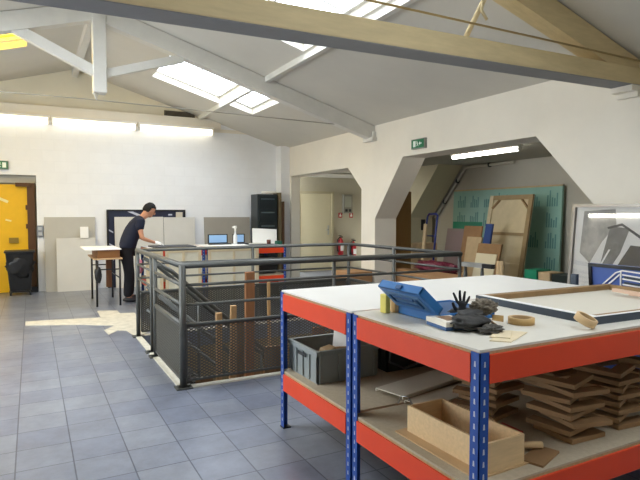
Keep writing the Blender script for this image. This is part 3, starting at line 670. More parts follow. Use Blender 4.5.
def exit_sign(M, loc, w_, h_, label, arrow=-1):
    t = thing('exit_sign', label, 'exit sign', loc); t.rotation_euler = (0, 0, M)
    MB().bb(-w_ / 2, w_ / 2, 0, .05, 0, h_).build('housing', mat('sign_housing', '8c9088', .5), t, world=False)
    MB().bb(-w_ / 2 + .012, w_ / 2 - .012, -.004, 0, .012, h_ - .012).build('green_face', SIGNG, t, world=False)
    s_ = h_ / .2; a = arrow; g_ = MB()
    g_.prism([(a * .06 * s_, .04 * s_), (a * .14 * s_, .04 * s_), (a * .14 * s_, .16 * s_), (a * .06 * s_, .16 * s_)], 'y', -.006, -.0045)       # doorway
    g_.prism([(-a * .13 * s_, .09 * s_), (-a * .08 * s_, .09 * s_), (-a * .08 * s_, .06 * s_), (-a * .04 * s_, .1 * s_), (-a * .08 * s_, .14 * s_), (-a * .08 * s_, .11 * s_), (-a * .13 * s_, .11 * s_)], 'y', -.006, -.0045)  # arrow
    g_.lathe((a * .02 * s_, -.005, .145 * s_), [(.012 * s_, -.0006), (.012 * s_, .0006)], 12, Matrix.Rotation(PI / 2, 3, 'X'))
    g_.bar((a * .01 * s_, -.005, .13 * s_), (-a * .0 * s_, -.005, .09 * s_), .0015, .022 * s_, up=(1, 0, 0)).bar((0, -.005, .09 * s_), (a * .03 * s_, -.005, .05 * s_), .0015, .012 * s_, up=(1, 0, 0)).bar((0, -.005, .09 * s_), (-a * .025 * s_, -.005, .05 * s_), .0015, .012 * s_, up=(1, 0, 0)).bar((a * .0 * s_, -.005, .125 * s_), (a * .045 * s_, -.005, .11 * s_), .0015, .01 * s_, up=(1, 0, 0))
    g_.build('pictogram', mat('sign_white', 'f4fff6', .5), t, world=False)
exit_sign(0, (-.50, YB - .05, 2.33), .3, .16, 'green exit sign above the yellow door', 1)
exit_sign(-PI / 2, (XR - .05, 6.72, 2.50), .32, .15, 'green and white exit sign on the wall above the arched alcove', -1)
c = thing('light_switch', 'small grey switch box on the wall beside the yellow door', 'switch', (.14, YB - .04, 1.08))
MB().bb(.09, .2, YB - .05, YB, 1.06, 1.28).build('switch_box', mat('switch_grey', '7b8088', .5), c, bevel=.006)
MB().bb(.115, .175, YB - .056, YB - .05, 1.19, 1.25).bb(.115, .175, YB - .056, YB - .05, 1.09, 1.15).build('rocker', mat('switch_pale', 'b8bcc0', .5), c)
tag(MB().bb(.86, .99, 11.62, 11.72, 0, .05).build('floor_socket', mat('socket_grey', '9b9b96', .6), bevel=.008), 'low grey socket block on the floor in front of the panels', 'socket box')
def lean(x0, x1, h, yb, yt, t_, m_, name, label, cat, group=None, z0=0.0):
    """board standing on the floor and leaning back (foot at yb, head at yt)"""
    n_ = Vector((0, h, yb - yt)).normalized() * t_
    vs = [(x, yb, z0) for x in (x0, x1)] + [(x, yt, h) for x in (x1, x0)]
    vs += [(v[0], v[1] - abs(n_.y), v[2]) for v in vs]
    o = MB().add(vs, [(0, 1, 2, 3), (7, 6, 5, 4), (0, 4, 5, 1), (1, 5, 6, 2), (2, 6, 7, 3), (3, 7, 4, 0)]).build(name, m_)
    return tag(o, label, cat, group)
lean(.22, 1.13, 1.44, 11.70, 11.79, .02, GREYP, 'grey_panel', 'tall grey board leaning on the back wall beside the yellow door', 'board')
lean(.42, 1.12, 1.03, 11.60, 11.70, .02, GREYL, 'grey_panel', 'shorter pale grey board in front of the tall grey board', 'board')
o = MB().box((.92, 11.655, 1.03 + .11), (.15, .004, .22), Matrix.Rotation(R(-3), 3, 'X')).build('paper_sheet', PAPER); tag(o, 'small white sheet standing on the shorter pale grey board', 'paper')
# dark framed picture
pf = thing('framed_picture', 'large dark blue framed picture behind grey panels and the man', 'picture', (2.14, 11.75, 0))
MB().bb(1.36, 2.93, 11.765, 11.785, .0, 1.585).build('picture_print', mat('night_print', '252b45', .5, var=.4, scale=3), pf)
MB().bb(1.35, 1.385, 11.74, 11.79, 0, 1.59).bb(2.90, 2.94, 11.74, 11.79, 0, 1.59).bb(1.385, 2.90, 11.74, 11.79, 1.56, 1.59).build('frame', DARKF, pf)
m = MB()
for z in (1.16, .88, .6): m.prism([(1.39, z), (1.47, z - .05), (1.47, z - .02), (1.39, z + .03)], 'y', 11.758, 11.764)
m.prism([(1.75, 1.55), (1.95, 1.46), (2.06, 1.46), (1.86, 1.55)], 'y', 11.758, 11.764)
m.prism([(2.58, 1.50), (2.66, 1.50), (2.66, 1.47), (2.58, 1.47)], 'y', 11.758, 11.764)
m.build('pale_streaks', mat('pale_streak', 'c5c8d6', .5), pf)
MB().bb(2.74, 2.88, 11.750, 11.764, 1.43, 1.54).build('taped_note', mat('taped_note', 'c9c2b0', .7), pf)
lean(1.49, 2.46, 1.44, 11.64, 11.725, .02, GREYL, 'grey_panel', 'left grey panel standing in front of the dark framed picture', 'board')
lean(2.47, 3.13, 1.43, 11.64, 11.725, .02, GREYL, 'grey_panel', 'grey panel to the right of the man, beside the left grey panel', 'board')
lean(3.35, 4.41, 1.43, 11.66, 11.78, .02, GREYD, 'grey_panel', 'taupe grey board behind the blue screens on the back worktable', 'board')
# tool cabinet, lamp ring, boards in the corner
c = thing('tool_cabinet', 'tall dark drawer cabinet standing near the back corner', 'cabinet', (4.66, 11.45, 0))
MB().bb(4.42, 4.90, 11.3, 11.7, 0, 1.94).build('cabinet_body', TOOLC, c, bevel=.01)
for k_ in range(6):
    z = .12 + k_ * .30
    dd = MB().bb(4.46, 4.86, 11.275, 11.299, z, z + .27).build('drawer', mat('drawer_face', '1f282c', .4), c)
    MB().bb(4.50, 4.82, 11.262, 11.274, z + .2, z + .225).build('drawer_handle', mat('slate_handle', '55646a', .4), dd)
ring('round_lamp', (4.76, 11.45, 1.985), .17, .13, .045, WHITEM, None, None)
tag(bpy.data.objects['round_lamp'], 'white ring lying on top of the dark drawer cabinet', 'ring')
tag(MB().bb(4.93, 4.98, 11.25, 11.6, 0, 1.98).build('wooden_board', mat('olive_board', '6f6248', .7, var=.1)), 'tall olive brown board standing right beside the drawer cabinet', 'board')
tag(MB().bb(5.0, 5.03, 11.2, 11.5, 0, 1.78).build('wooden_board', mat('umber_board', '5a4230', .7, var=.1)), 'narrow dark brown board between olive board and white pilaster', 'board')
# vent on gable and fluorescent lights
v = thing('wall_vent', 'dark slotted vent high on the gable above the tube lights', 'vent', (2.87, YB + .09, 3.58))
MB().bb(2.55, 3.2, YB + .06, YB + .1, 3.58, 3.70).build('vent_frame', mat('vent_grey', '7a7262', .7), v)
for k_ in range(4): MB().bb(2.57, 3.18, YB + .045, YB + .062, 3.595 + k_ * .026, 3.607 + k_ * .026).build('slat', mat('vent_slat', '4a4438', .7), v)
def tube_light(loc, ln, along, label, m_, group=None, rr=.032):
    t = thing('tube_light', label, 'light', loc, 0 if along == 'x' else PI / 2, group)
    MB().bb(-ln / 2, ln / 2, -.05, .05, -.02, .03).build('housing', WHITEM, t, world=False, bevel=.008)
    MB().tube([(-ln / 2 + .03, 0, -.02 - rr * .8), (ln / 2 - .03, 0, -.02 - rr * .8)], rr, 14).build('diffuser', m_, t, world=False)
    for s_ in (-1, 1): MB().tube([(s_ * (ln / 2 - .03), 0, -.02 - rr * .8), (s_ * (ln / 2), 0, -.02 - rr * .8)], rr + .002, 14).build('end_cap', WHITEM, t, world=False)
    return t
tube_light((-.43, YB - .1, 3.35), 1.57, 'x', 'leftmost lit tube light high on the back wall', TUBE, 'tube lights on the back wall', .07)
tube_light((1.16, YB - .1, 3.35), 1.57, 'x', 'middle lit tube light high on the back wall', TUBE, 'tube lights on the back wall', .07)
tube_light((2.77, YB - .1, 3.35), 1.57, 'x', 'rightmost lit tube light high on the back wall', TUBE, 'tube lights on the back wall', .07)
tube_light((6.15, 6.25, 2.475), 1.42, 'y', 'lit tube light on the alcove ceiling', TUBE2)

tube_light((XL + .05, 7.6, 2.93), 1.57, 'y', 'added lit tube light high on the left wall, nearer the camera', TUBE2, 'added tube lights on the left wall', .06)  # both left wall tubes are added for side light and the picture glass reflection
tube_light((XL + .05, 9.25, 2.93), 1.57, 'y', 'added lit tube light high on the left wall, toward the back wall', TUBE2, 'added tube lights on the left wall', .06)
# ------------------------------------------------------------------ back benches' contents
scr = thing('blue_screen', 'laptop with pale blue screen left of the white bottle', 'screen', (3.05, 9.85, .93))
def screen(x0, x1, lab, r):
    MB().bb(x0, x1, 9.70, 9.92, .93, .95).build('base', BLACKP, r)
    M = MB().bb(x0, x1, 9.93, 9.945, .95, 1.12).build('bezel', BLACKP, r)
    MB().bb(x0 + .02, x1 - .02, 9.924, 9.929, .965, 1.105).build('display', mat('sky_blue_screen', '8fb3d9', .3, emit=.25), M)
screen(2.90, 3.28, '', scr)
scr = thing('blue_screen', 'laptop with pale blue screen right of the white bottle', 'screen', (3.5, 9.85, .93)); screen(3.38, 3.62, '', scr)
bt = thing('spray_bottle', 'white spray bottle standing between the blue screens', 'bottle', (3.33, 9.7, .93))
MB().lathe((3.335, 9.65, .93), [(.035, 0), (.038, .02), (.038, .17), (.015, .21), (.013, .25)], 16).build('bottle_body', mat('milky_plastic', 'd8dadb', .4), bt)
MB().lathe((3.335, 9.65, 1.18), [(.018, 0), (.018, .05), (.03, .06), (.03, .1)], 12).bb(3.28, 3.335, 9.64, 9.66, 1.24, 1.27).build('trigger_head', WHITEM, bt)
tag(MB().box((3.98, 9.8, 1.075), (.50, .02, .28), Matrix.Rotation(R(3), 3, 'Y') @ Matrix.Rotation(R(-8), 3, 'X')).build('white_board', PAPER), 'white rectangular board standing on the right end of the back worktable', 'board')
for (x0, x1, y0, y1, z, h_, m_, lab) in ((1.80, 2.5, 9.25, 9.85, .93, .02, mat('dark_mat', '2a2e38', .5), 'dark flat panel on the worktable under the man\'s gloves'), (2.85, 3.5, 9.25, 9.6, .93, .012, PAPER, 'white sheet lying in front of the blue screens'), (3.45, 4.0, 9.2, 9.45, .93, .015, mat('dark_mat2', '33343a', .5), 'dark flat panel on the right part of the back worktable')):
    tag(MB().bb(x0, x1, y0, y1, z, z + h_).build('work_mat', m_), lab, 'mat')
tag(MB().bb(4.02, 4.11, 9.25, 9.4, .93, 1.0).build('small_green_box', mat('dark_green', '1c5c4a', .5), bevel=.004), 'small dark green box at the right end of the back worktable', 'box')
tag(MB().lathe((3.92, 9.45, .93), [(.035, 0), (.04, .09)], 14).build('brown_cup', mat('brown_cup', '6b3c30', .5)), 'small reddish cup beside the dark green box', 'cup')
def canvas(x0, x1, z1, y, label):
    c = thing('stretched_canvas', label, 'canvas', ((x0 + x1) / 2, y, 0), group='canvases leaning on the back worktables')
    MB().bb(x0, x1, y - .012, y, 0, z1).build('canvas_face', CREAM, c)
    o = MB().bb(x0, x0 + .05, y - .025, y - .0121, 0, z1).bb(x1 - .05, x1, y - .025, y - .0121, 0, z1).bb(x0 + .05, x1 - .05, y - .025, y - .0121, z1 - .05, z1).bb((x0 + x1) / 2 - .02, (x0 + x1) / 2 + .02, y - .025, y - .0121, 0, z1 - .05).build('stretcher', mat('pale_stretcher', 'c9b795', .7, var=.1), c)
canvas(1.63, 1.90, .905, 9.12, 'narrow cream canvas back at the left end of the back worktables')
canvas(1.94, 2.54, .905, 9.12, 'cream canvas back leaning under the table where the man works')
canvas(2.66, 3.58, .90, 9.12, 'wide cream canvas back leaning below the blue screens')
for (x0, x1, z0_, z1_, m_, lab) in ((3.66, 4.0, .41, .7, BLACKP, 'black box on the lower shelf of the right back worktable'), (3.6, 4.05, 0.01, .25, mat('dark_red_box', '4a2a26', .6), 'dark red brown box under the right back worktable')):
    tag(MB().bb(x0, x1, 9.3, 9.8, z0_, z1_).build('storage_box', m_, bevel=.006), lab, 'box')
tag(MB().lump((1.60, 9.5, .62), (.05, .06, .12), 4, .4, 3).build('hanging_rag', mat('pink_rag', 'b9788a', .9)), 'crumpled pink rag hanging at the left end of the back worktable', 'rag')

# school desk with board on top
dk = thing('school_desk', 'small wooden desk on black metal legs left of the man', 'desk', (1.09, 9.9, 0))
lx = [(.915, 9.42), (1.27, 9.42), (.93, 10.38), (1.27, 10.38)]
for (x, y) in lx: MB().tube([(x, y, 0), (x, y, .76)], .016).build('leg', BLACKP, dk)
MB().tube([(.915, 9.42, .60), (1.27, 9.42, .60)], .01).tube([(.93, 10.38, .60), (1.27, 10.38, .60)], .01).tube([(1.27, 9.42, .45), (1.27, 10.38, .45)], .01).build('brace', BLACKP, dk)
MB().bb(.87, 1.31, 9.38, 10.42, .76, .785).build('desk_top', mat('tan_top', 'c9a57a', .5), dk, bevel=.004)
MB().bb(.93, 1.27, 9.40, 10.3, .785, .92).build('drawer_box', mat('orange_brown_wood', '8a5a2c', .55, var=.1), dk, bevel=.004)
tag(MB().bb(.74, 1.29, 9.35, 10.3, .92, .935).build('white_board', PAPER), 'white flat board lying on top of the small wooden desk', 'board')
tag(MB().lump((.93, 9.36, .53), (.055, .05, .13), 12, .25, 2, sub=3).tube([(.93, 9.385, .62), (.93, 9.4, .745)], .012).build('hanging_pouch', BLACKP), 'black pouch hanging from the left front of the small desk', 'pouch')
tag(MB().bb(1.12, 1.2, 9.9, 10.0, .25, .75).build('brown_strap', mat('strap_brown', '6b4326', .7)), 'brown and dark strap hanging below the small desk', 'strap')

# ------------------------------------------------------------------ the man
mn = thing('person', 'person in navy shirt and black trousers bending over the back worktable', 'person', (1.45, 9.8, 0))
yb = 9.80
V = [(1.43, yb, .90), (1.47, yb, 1.05), (1.55, yb, 1.22), (1.62, yb, 1.36), (1.70, yb, 1.44), (1.765, yb, 1.50), (1.80, yb, 1.56), (1.80, yb, 1.615),   # pelvis..crown 0-7
     (1.62, yb - .17, 1.35), (1.66, yb - .20, 1.09), (1.84, yb - .13, 1.02), (1.90, yb - .12, 1.00),      # right arm 8-11
     (1.62, yb + .17, 1.35), (1.67, yb + .20, 1.10), (1.86, yb + .12, 1.02), (1.94, yb + .10, 1.00),      # left arm 12-15
     (1.42, yb - .09, .84), (1.46, yb - .10, .48), (1.42, yb - .11, .09), (1.55, yb - .12, .035),         # right leg 16-19
     (1.42, yb + .09, .84), (1.50, yb + .10, .48), (1.49, yb + .11, .09), (1.62, yb + .12, .035),         # left leg 20-23
     (1.875, yb, 1.55), (1.86, yb, 1.49)]
E = [(0, 1), (1, 2), (2, 3), (3, 4), (4, 5), (5, 6), (6, 7), (3, 8), (8, 9), (9, 10), (10, 11), (3, 12), (12, 13), (13, 14), (14, 15), (0, 16), (16, 17), (17, 18), (18, 19), (0, 20), (20, 21), (21, 22), (22, 23), (6, 24), (5, 25)]
rad = [(.09, .09), (.08, .08), (.08, .08), (.07, .07), .052, .062, .082, .055, .052, .040, .028, .022, .052, .040, .028, .022, .085, .055, .036, .03, .085, .055, .036, .03, .035, .03]
HM = Matrix.Rotation(R(28), 3, 'Y')
def hd(x, z, y=0): return tuple(Vector((1.825, yb, 1.565)) + HM @ Vector((x, y, z)))
ex = MB().lump(hd(0, 0), (.095, .080, .118), 1, .04, 2, M=HM).lump(hd(.045, -.07), (.045, .048, .045), 1, 0, M=HM).lump(hd(.102, -.015), (.018, .014, .026), 1, 0, M=HM).lump(hd(.0, -.015, -.082), (.02, .01, .032), 1, 0, M=HM).lump(hd(.0, -.015, .082), (.02, .01, .032), 1, 0, M=HM).lump(hd(.086, -.065), (.012, .026, .008), 1, 0, M=HM)
skin('body', V, E, rad, SKIN, mn, extra=ex)
for s_ in (-1, 1): MB().lump(hd(.090, .012, s_ * .032), (.010, .013, .008), 1, 0, sub=2).build('eye', mat('eye_dark', '1a1410', .3), mn)
# shirt
Vs = [V[0], V[1], V[2], V[3], (1.665, yb, 1.405), V[8], (1.64, yb - .19, 1.20), V[12], (1.645, yb + .19, 1.20)]
Vs[0] = (1.43, yb, .84); Vs[4] = (1.715, yb, 1.455)
skin('shirt', Vs, [(0, 1), (1, 2), (2, 3), (3, 4), (3, 5), (5, 6), (3, 7), (7, 8)], [(.19, .165), (.175, .155), (.185, .155), (.175, .15), .095, .092, .08, .092, .08], NAVY, mn)
Vt = [(1.44, yb, .98), V[16], V[17], (1.42, yb - .11, .07), V[20], V[21], (1.49, yb + .11, .07)]
skin('trousers', Vt, [(0, 1), (1, 2), (2, 3), (0, 4), (4, 5), (5, 6)], [(.165, .14), .115, .088, .075, .115, .088, .075], TROU, mn)
hb = MB()
bm = bmesh.new(); bmesh.ops.create_icosphere(bm, subdivisions=4, radius=1)
vs = []
for v in bm.verts:
    p_ = v.co.copy(); k_ = 1 + .06 * noise.noise(p_ * 6)
    q = Vector((p_.x * .112 * k_ - .006, p_.y * .095 * k_, p_.z * .126 * k_ + .012))
    if p_.x > .1 and p_.z < .42: q = q * (.80 if p_.x < .4 else .62)
    if p_.z < -.5: q *= .85
    vs.append(Vector(hd(0, 0)) + HM @ q)
hb.add(vs, [tuple(v.index for v in f_.verts) for f_ in bm.faces], True); bm.free()
hb.build('hair', HAIR, mn)
for s_, nm_ in ((-1, 10), (1, 14)):
    M = Matrix.Rotation(R(-90 + (-5 * s_)), 3, 'Z') @ Matrix.Rotation(R(-12), 3, 'X')
    if s_ < 0: M = M @ Matrix.Rotation(0, 3, 'Y')
    else: M = M @ Matrix.Scale(-1, 3, (1, 0, 0))
    hand('glove', GLOVEW, mn, V[nm_ + 1], M, L=.19, curls=(0, .25, .25, .25, .3))
for s_, x_ in ((-1, 1.48), (1, 1.55)): MB().lump((x_, yb + s_ * .115, .045), (.14, .05, .045), 2, .1, 2).build('shoe', mat('dark_shoe', '2e2e30', .5), mn)

# ------------------------------------------------------------------ niche behind the first arch
d = bpy.data.objects.new('door_2', None); col.objects.link(d); d.location = (6.6, 12.7, 0); st(d)
MB().bb(6.12, 7.05, 12.66, 12.70, .01, 2.03).build('door_leaf', DOORC, d)
MB().bb(6.05, 6.115, 12.64, 12.70, 0, 2.09).bb(7.055, 7.12, 12.64, 12.70, 0, 2.09).bb(6.115, 7.055, 12.64, 12.70, 2.035, 2.09).build('door_frame', mat('door_frame_beige', 'b5ab8c', .6), d)
MB().bb(6.93, 6.97, 12.645, 12.659, .95, 1.2).tube([(6.95, 12.63, 1.08), (6.86, 12.62, 1.08)], .011).build('handle', CHROME, d)
e = thing('fuse_panel', 'grey electrical panel with window on the wall right of the beige door', 'electrical panel', (7.5, 12.7, 1.5))
MB().bb(7.40, 7.68, 12.62, 12.7, 1.52, 2.02).build('panel_box', mat('panel_grey', '8b887c', .5), e, bevel=.005)
MB().bb(7.44, 7.64, 12.612, 12.619, 1.68, 1.97).build('panel_window', mat('panel_window', 'a5a594', .3), e)
MB().bb(7.45, 7.52, 12.605, 12.619, 1.56, 1.63).bb(7.56, 7.63, 12.605, 12.619, 1.56, 1.63).build('breaker', BLACKP, e)
for x, lab in ((7.34, 'small red and white notice on the left, below the electrical panel'), (7.68, 'small red and white notice on the right, below the electrical panel')):
    t = thing('fire_notice', lab, 'sign', (x, 12.7, 1.4), group='red notices by the beige door')
    MB().bb(x - .055, x + .055, 12.69, 12.70, 1.40, 1.53).build('plate', REDM, t)
    MB().bb(x - .03, x + .03, 12.686, 12.689, 1.43, 1.47).bb(x - .02, x + .02, 12.686, 12.689, 1.48, 1.51).build('white_symbol', PAPER, t)
def exting(x, z, lab, blk=False):
    t = thing('fire_extinguisher', lab, 'fire extinguisher', (x, 12.55, z), group='fire extinguishers by the beige door')
    MB().lathe((x, 12.6, z), [(.03, 0), (.075, .02), (.075, .36), (.05, .42), (.022, .45), (.022, .47)], 20).build('cylinder', REDM, t)
    MB().bb(x - .02, x + .06, 12.585, 12.615, z + .47, z + .50).bb(x - .06, x + .02, 12.585, 12.615, z + .51, z + .53).build('valve_handle', BLACKP, t)
    MB().tube([(x - .03, 12.6, z + .48), (x - .11, 12.57, z + .42), (x - .11, 12.56, z + .2), (x - .09, 12.55, z + .08)], .013).build('hose', BLACKP, t)
    MB().bb(x - .045, x + .045, 12.52, 12.53, z + .12, z + .26).build('label_plate', PAPER, t)
    MB().bb(x - .06, x + .06, 12.66, 12.7, z + .1, z + .4).build('wall_bracket', BLACKP, t)
exting(7.30, .40, 'red fire extinguisher left, just right of the beige door'); exting(7.70, .30, 'red fire extinguisher right, lower than its neighbour')
# ------------------------------------------------------------------ alcove contents
tag(MB().box((6.1, 8.32, .96), (.5, .03, 1.92), None).build('brown_board', mat('brown_panel', '8a6a3c', .75, var=.08, scale=3)), 'tall plain brown board standing upright behind the arcade pillar', 'board')
pp = thing('white_pipe', 'white pipe following the slanted pier edge and alcove ceiling', 'pipe', (7.9, 8.5, 1))
MB().tube([(7.93, 9.5, 1.42), (7.93, 8.58, 2.44), (7.93, 8.3, 2.46), (7.93, 7.3, 2.46)], .028, 10).build('pipe_run', mat('pipe_white', 'cfcabc', .5), pp)
for (y, z) in ((9.2, 1.76), (8.8, 2.19), (7.9, 2.46)): MB().tube([(7.93, y - .015, z + .0), (7.93, y + .015, z - .0)], .048, 10).build('pipe_clip', RAIL, pp)
# green boards
gb_ = thing('green_board', 'large green printed insulation board leaning on the alcove back wall', 'board', (7.8, 7.5, 0))
def xl(z, xb=7.85, xt=7.93, h=1.99): return xb + (xt - xb) * z / h
def slab(mb, y0, y1, z0, z1, off=0, t_=.04, f=xl):
    vs = []
    for dx in (0, -t_):
        vs += [(f(z0) + dx - off, y0, z0), (f(z0) + dx - off, y1, z0), (f(z1) + dx - off, y1, z1), (f(z1) + dx - off, y0, z1)]
    return mb.add(vs, [(0, 1, 2, 3), (7, 6, 5, 4), (0, 4, 5, 1), (1, 5, 6, 2), (2, 6, 7, 3), (3, 7, 4, 0)])
slab(MB(), 6.20, 8.86, 0, 1.99).build('board_sheet', GREENB, gb_)
m = MB(); rnd = random.Random(3)
for r_ in range(4):
    z = .55 + r_ * .36
    for q in range(7):
        y = 6.28 + q * .37
        if rnd.random() < .12: continue
        for s_ in range(5):
            yy = y + s_ * .048; hh = rnd.uniform(.10, .28); slab(m, yy, yy + .026, z, z + hh, .041, .002)
m.build('printed_marks', GREENT, gb_)
m = MB(); slab(m, 8.0, 8.84, 1.18, 1.34, .0435, .002); m.build('green_band', GREEND, gb_)
m = MB(); slab(m, 6.20, 8.86, 1.97, 2.0, -.002, .045); m.build('taped_edge', CARDL, gb_)
# canvas seen from the back
cv = thing('stretched_canvas', 'tall cream canvas seen from its wooden back, leaning on the green board', 'canvas', (7.3, 6.9, 0))
def xc(z): return 7.12 + .18 * z
def cs(mb, y0, y1, z0, z1, off, t_): return slab(mb, y0, y1, z0, z1, off, t_, xc)
cs(MB(), 6.39, 7.35, .02, 1.83, 0, .01).build('canvas_cloth', CANV, cv)
for (a, b_, c_, d_) in ((6.39, 6.47, .02, 1.83), (7.27, 7.35, .02, 1.83), (6.47, 7.27, 1.75, 1.83), (6.47, 7.27, .02, .10), (6.47, 7.27, 1.13, 1.18), (6.47, 7.27, .62, .66)):
    cs(MB(), a, b_, c_, d_, .011, .03).build('stretcher_bar', mat('grey_brown_stretcher', '9c8560', .75, var=.15) if c_ > 1 or b_ < 7 else CANV, cv)
for s_, y_ in ((1, 6.47), (-1, 7.27)):
    a = Vector((xc(1.6) - .03, y_, 1.60)); b_ = Vector((xc(1.75) - .03, y_ + s_ * .15, 1.75)); MB().bar(a, b_, .03, .03).build('corner_brace', STRW, cv)
def leanx(y0, y1, h, xb, xt, t_, m_, name, lab, cat, grp=None, extra=None):
    f = lambda z: xb + (xt - xb) * z / h
    o = slab(MB(), y0, y1, 0, h, 0, t_, f).build(name, m_)
    tag(o, lab, cat, grp); return o, f
t = thing('leaning_panel', 'cream panel with brown top strip leaning in front of the tall canvas', 'panel', (6.5, 6.4, 0))
f_ = lambda z: 6.30 + .25 * z
slab(MB(), 6.22, 6.72, 0, 1.02, 0, .03, f_).build('brown_backing', PINED, t)
slab(MB(), 6.26, 6.70, 0, .86, .031, .02, f_).build('cream_sheet', mat('cream_sheet', 'ddd3b4', .7), t)
leanx(6.95, 7.3, 1.1, 6.65, 6.85, .03, CARDL, 'tan_board', 'tan board leaning left of the cream panel with brown strip', 'board')
leanx(7.3, 7.75, 1.28, 6.95, 7.2, .03, CARD, 'cardboard_sheet', 'brown cardboard sheet leaning under the green band', 'cardboard')
leanx(6.80, 6.95, 1.33, 6.7, 6.95, .04, mat('blue_board', '2f4a86', .5), 'blue_board', 'narrow blue board showing between tan boards in the alcove', 'board')
leanx(7.75, 8.2, 1.22, 7.0, 7.2, .05, mat('mauve_card', '9a8480', .7), 'mauve_board', 'greyish mauve board behind the brown cardboard sheet', 'board')
for (y0, y1, z1, m_, lab) in ((5.52, 5.74, .68, GREEND, 'bright green box low beside the tall canvas in the alcove'), (5.29, 5.49, .66, CARDL, 'cream box between green and black boxes in the alcove'), (5.0, 5.26, .65, mat('black_green_box', '10211c', .5), 'black box at the right foot of the green board')):
    tag(MB().bb(6.5, 6.8, y0, y1, 0, z1).build('storage_box', m_, bevel=.005), lab, 'box')
tag(MB().tube([(6.2, 5.98, .0), (6.23, 5.99, .79)], .035, 12).build('paper_roll', CARDL), 'left of two tan paper rolls in front of the tall canvas', 'paper roll')
tag(MB().tube([(6.18, 5.89, .0), (6.20, 5.90, .80)], .03, 12).build('paper_roll', CARDL), 'right of two tan paper rolls in front of the tall canvas', 'paper roll')
# hand truck with a cardboard tube
ht = thing('hand_truck', 'blue steel hand truck standing in the alcove by the pier', 'hand truck', (6.5, 7.9, 0))
for y in (7.72, 8.0): MB().tube([(6.35, y, .12), (6.48, y, 1.38), (6.50, y, 1.46)], .018).build('upright', BLUETR, ht)
MB().tube([(6.50, 7.72, 1.46), (6.50, 7.76, 1.5), (6.50, 7.96, 1.5), (6.50, 8.0, 1.46)], .018).build('top_handle', BLUETR, ht)
for z in (.35, .75, 1.1): MB().tube([(6.36 + z * .1, 7.72, z), (6.36 + z * .1, 8.0, z)], .012).build('cross_bar', BLUETR, ht)
MB().bb(6.05, 6.36, 7.68, 8.04, .01, .025).build('toe_plate', BLUETR, ht)
for y in (7.66, 8.06): MB().lathe((6.44, y, .12), [(.12, -.02), (.12, .02)], 20, Matrix.Rotation(PI / 2, 3, 'X')).build('wheel', BLACKP, ht)
MB().bb(6.42, 6.46, 8.02, 8.10, 1.2, 1.4).build('grip', BLACKP, ht)
tag(MB().tube([(6.22, 7.86, .03), (6.32, 7.84, 1.32)], .035, 14).build('cardboard_tube', CARDL), 'tan cardboard tube standing on the blue hand truck', 'tube')
tag(MB().bb(6.40, 6.85, 8.14, 8.45, 0, .95).build('cream_box', CARDL, bevel=.01), 'tall cream box left of the blue hand truck', 'box')
tag(MB().bb(5.80, 6.02, 7.68, 8.1, 0, .52).build('cardboard_box', CARD, bevel=.01), 'brown cardboard box behind the railing at the pillar foot', 'box')
tag(MB().bb(4.75, 5.25, 7.95, 8.45, 0, .50).build('cardboard_box', CARD, bevel=.01), 'low brown cardboard box in front of the white pillar', 'box')
tag(MB().bb(5.2, 5.72, 5.88, 6.98, .0, .58).build('cardboard_box', CARD, bevel=.008), 'long brown cardboard carton between railing and worktable', 'box')
tag(MB().lump((6.0, 7.15, .60), (.14, .5, .10), 21, .5, 3.5, sub=4).build('red_film_bundle', REDW), 'crumpled wine red film bundle behind the railing', 'bundle')
tag(MB().bb(5.85, 6.15, 6.7, 7.55, 0, .49).build('red_crate', mat('dull_red', '7a2a30', .6), bevel=.01), 'dull red crate under the crumpled film', 'crate')
# metal bar carrier near the end of the railing
o = thing('steel_trestle', 'grey steel trestle bar ending beside the railing corner', 'trestle', (4.3, 4.3, 0))
MB().bar((4.35, 4.72, .93), (4.35, 4.40, .935), .05, .05).build('top_bar', mat('pale_steel', '9a9a96', .5, .2), o)
MB().bar((4.35, 4.40, .935), (4.35, 4.26, .936), .056, .045).build('rubber_end', BLACKP, o)
for y in (4.42, 4.68):
    for s_ in (-1, 1): MB().tube([(4.35, y, .91), (4.35 + s_ * .10, y, 0)], .014).build('leg', RAIL, o)
# large framed photograph leaning on the right wall
LEAN = .08
def xp(z): return 4.98 + LEAN * z / 1.6 * 1.6
bf = thing('framed_picture', 'large glazed grey photograph leaning against the right wall', 'picture', (5.05, 2.9, 0))
def pb(y0, y1, z0, z1, off, t_): return slab(MB(), y0, y1, z0, z1, off, t_, xp)
HY1, HY0, HZ = 3.84, 1.75, 1.60
pb(HY0, HY1, .02, HZ, -.0, .02).build('backing', GREYP, bf)
for a in ((HY0, HY0 + .03, 0, HZ), (HY1 - .03, HY1, 0, HZ), (HY0 + .03, HY1 - .03, HZ - .03, HZ), (HY0 + .03, HY1 - .03, 0, .03)): pb(*a, .0205, .035).build('frame_bar', ALU, bf)
pr = pb(HY0 + .03, HY1 - .03, .03, HZ - .03, .021, .004).build('photo_mount', mat('photo_white', 'eeece6', .6), bf)
def art(pts, off, m_, nm):
    f3 = [(xp(z) - off, y, z) for y, z in pts]; b3 = [(xp(z) - off + .001, y, z) for y, z in pts]; n = len(pts)
    MB().add(f3 + b3, [tuple(range(n)), tuple(range(2 * n - 1, n - 1, -1))] + [(i, n + i, n + (i + 1) % n, (i + 1) % n) for i in range(n)]).build(nm, m_, pr)
G1 = mat('photo_grey', 'b4b1a9', .7, var=.45, scale=5); G2 = mat('photo_dark', '4b4a4a', .7, var=.15, scale=5); G3 = mat('photo_mid', '83827f', .7, var=.3, scale=12)
art([(3.72, 1.53), (3.38, 1.55), (3.36, 1.40), (3.50, 1.22), (3.62, 1.0), (3.74, 1.10)], .0265, G1, 'blurred_facade')
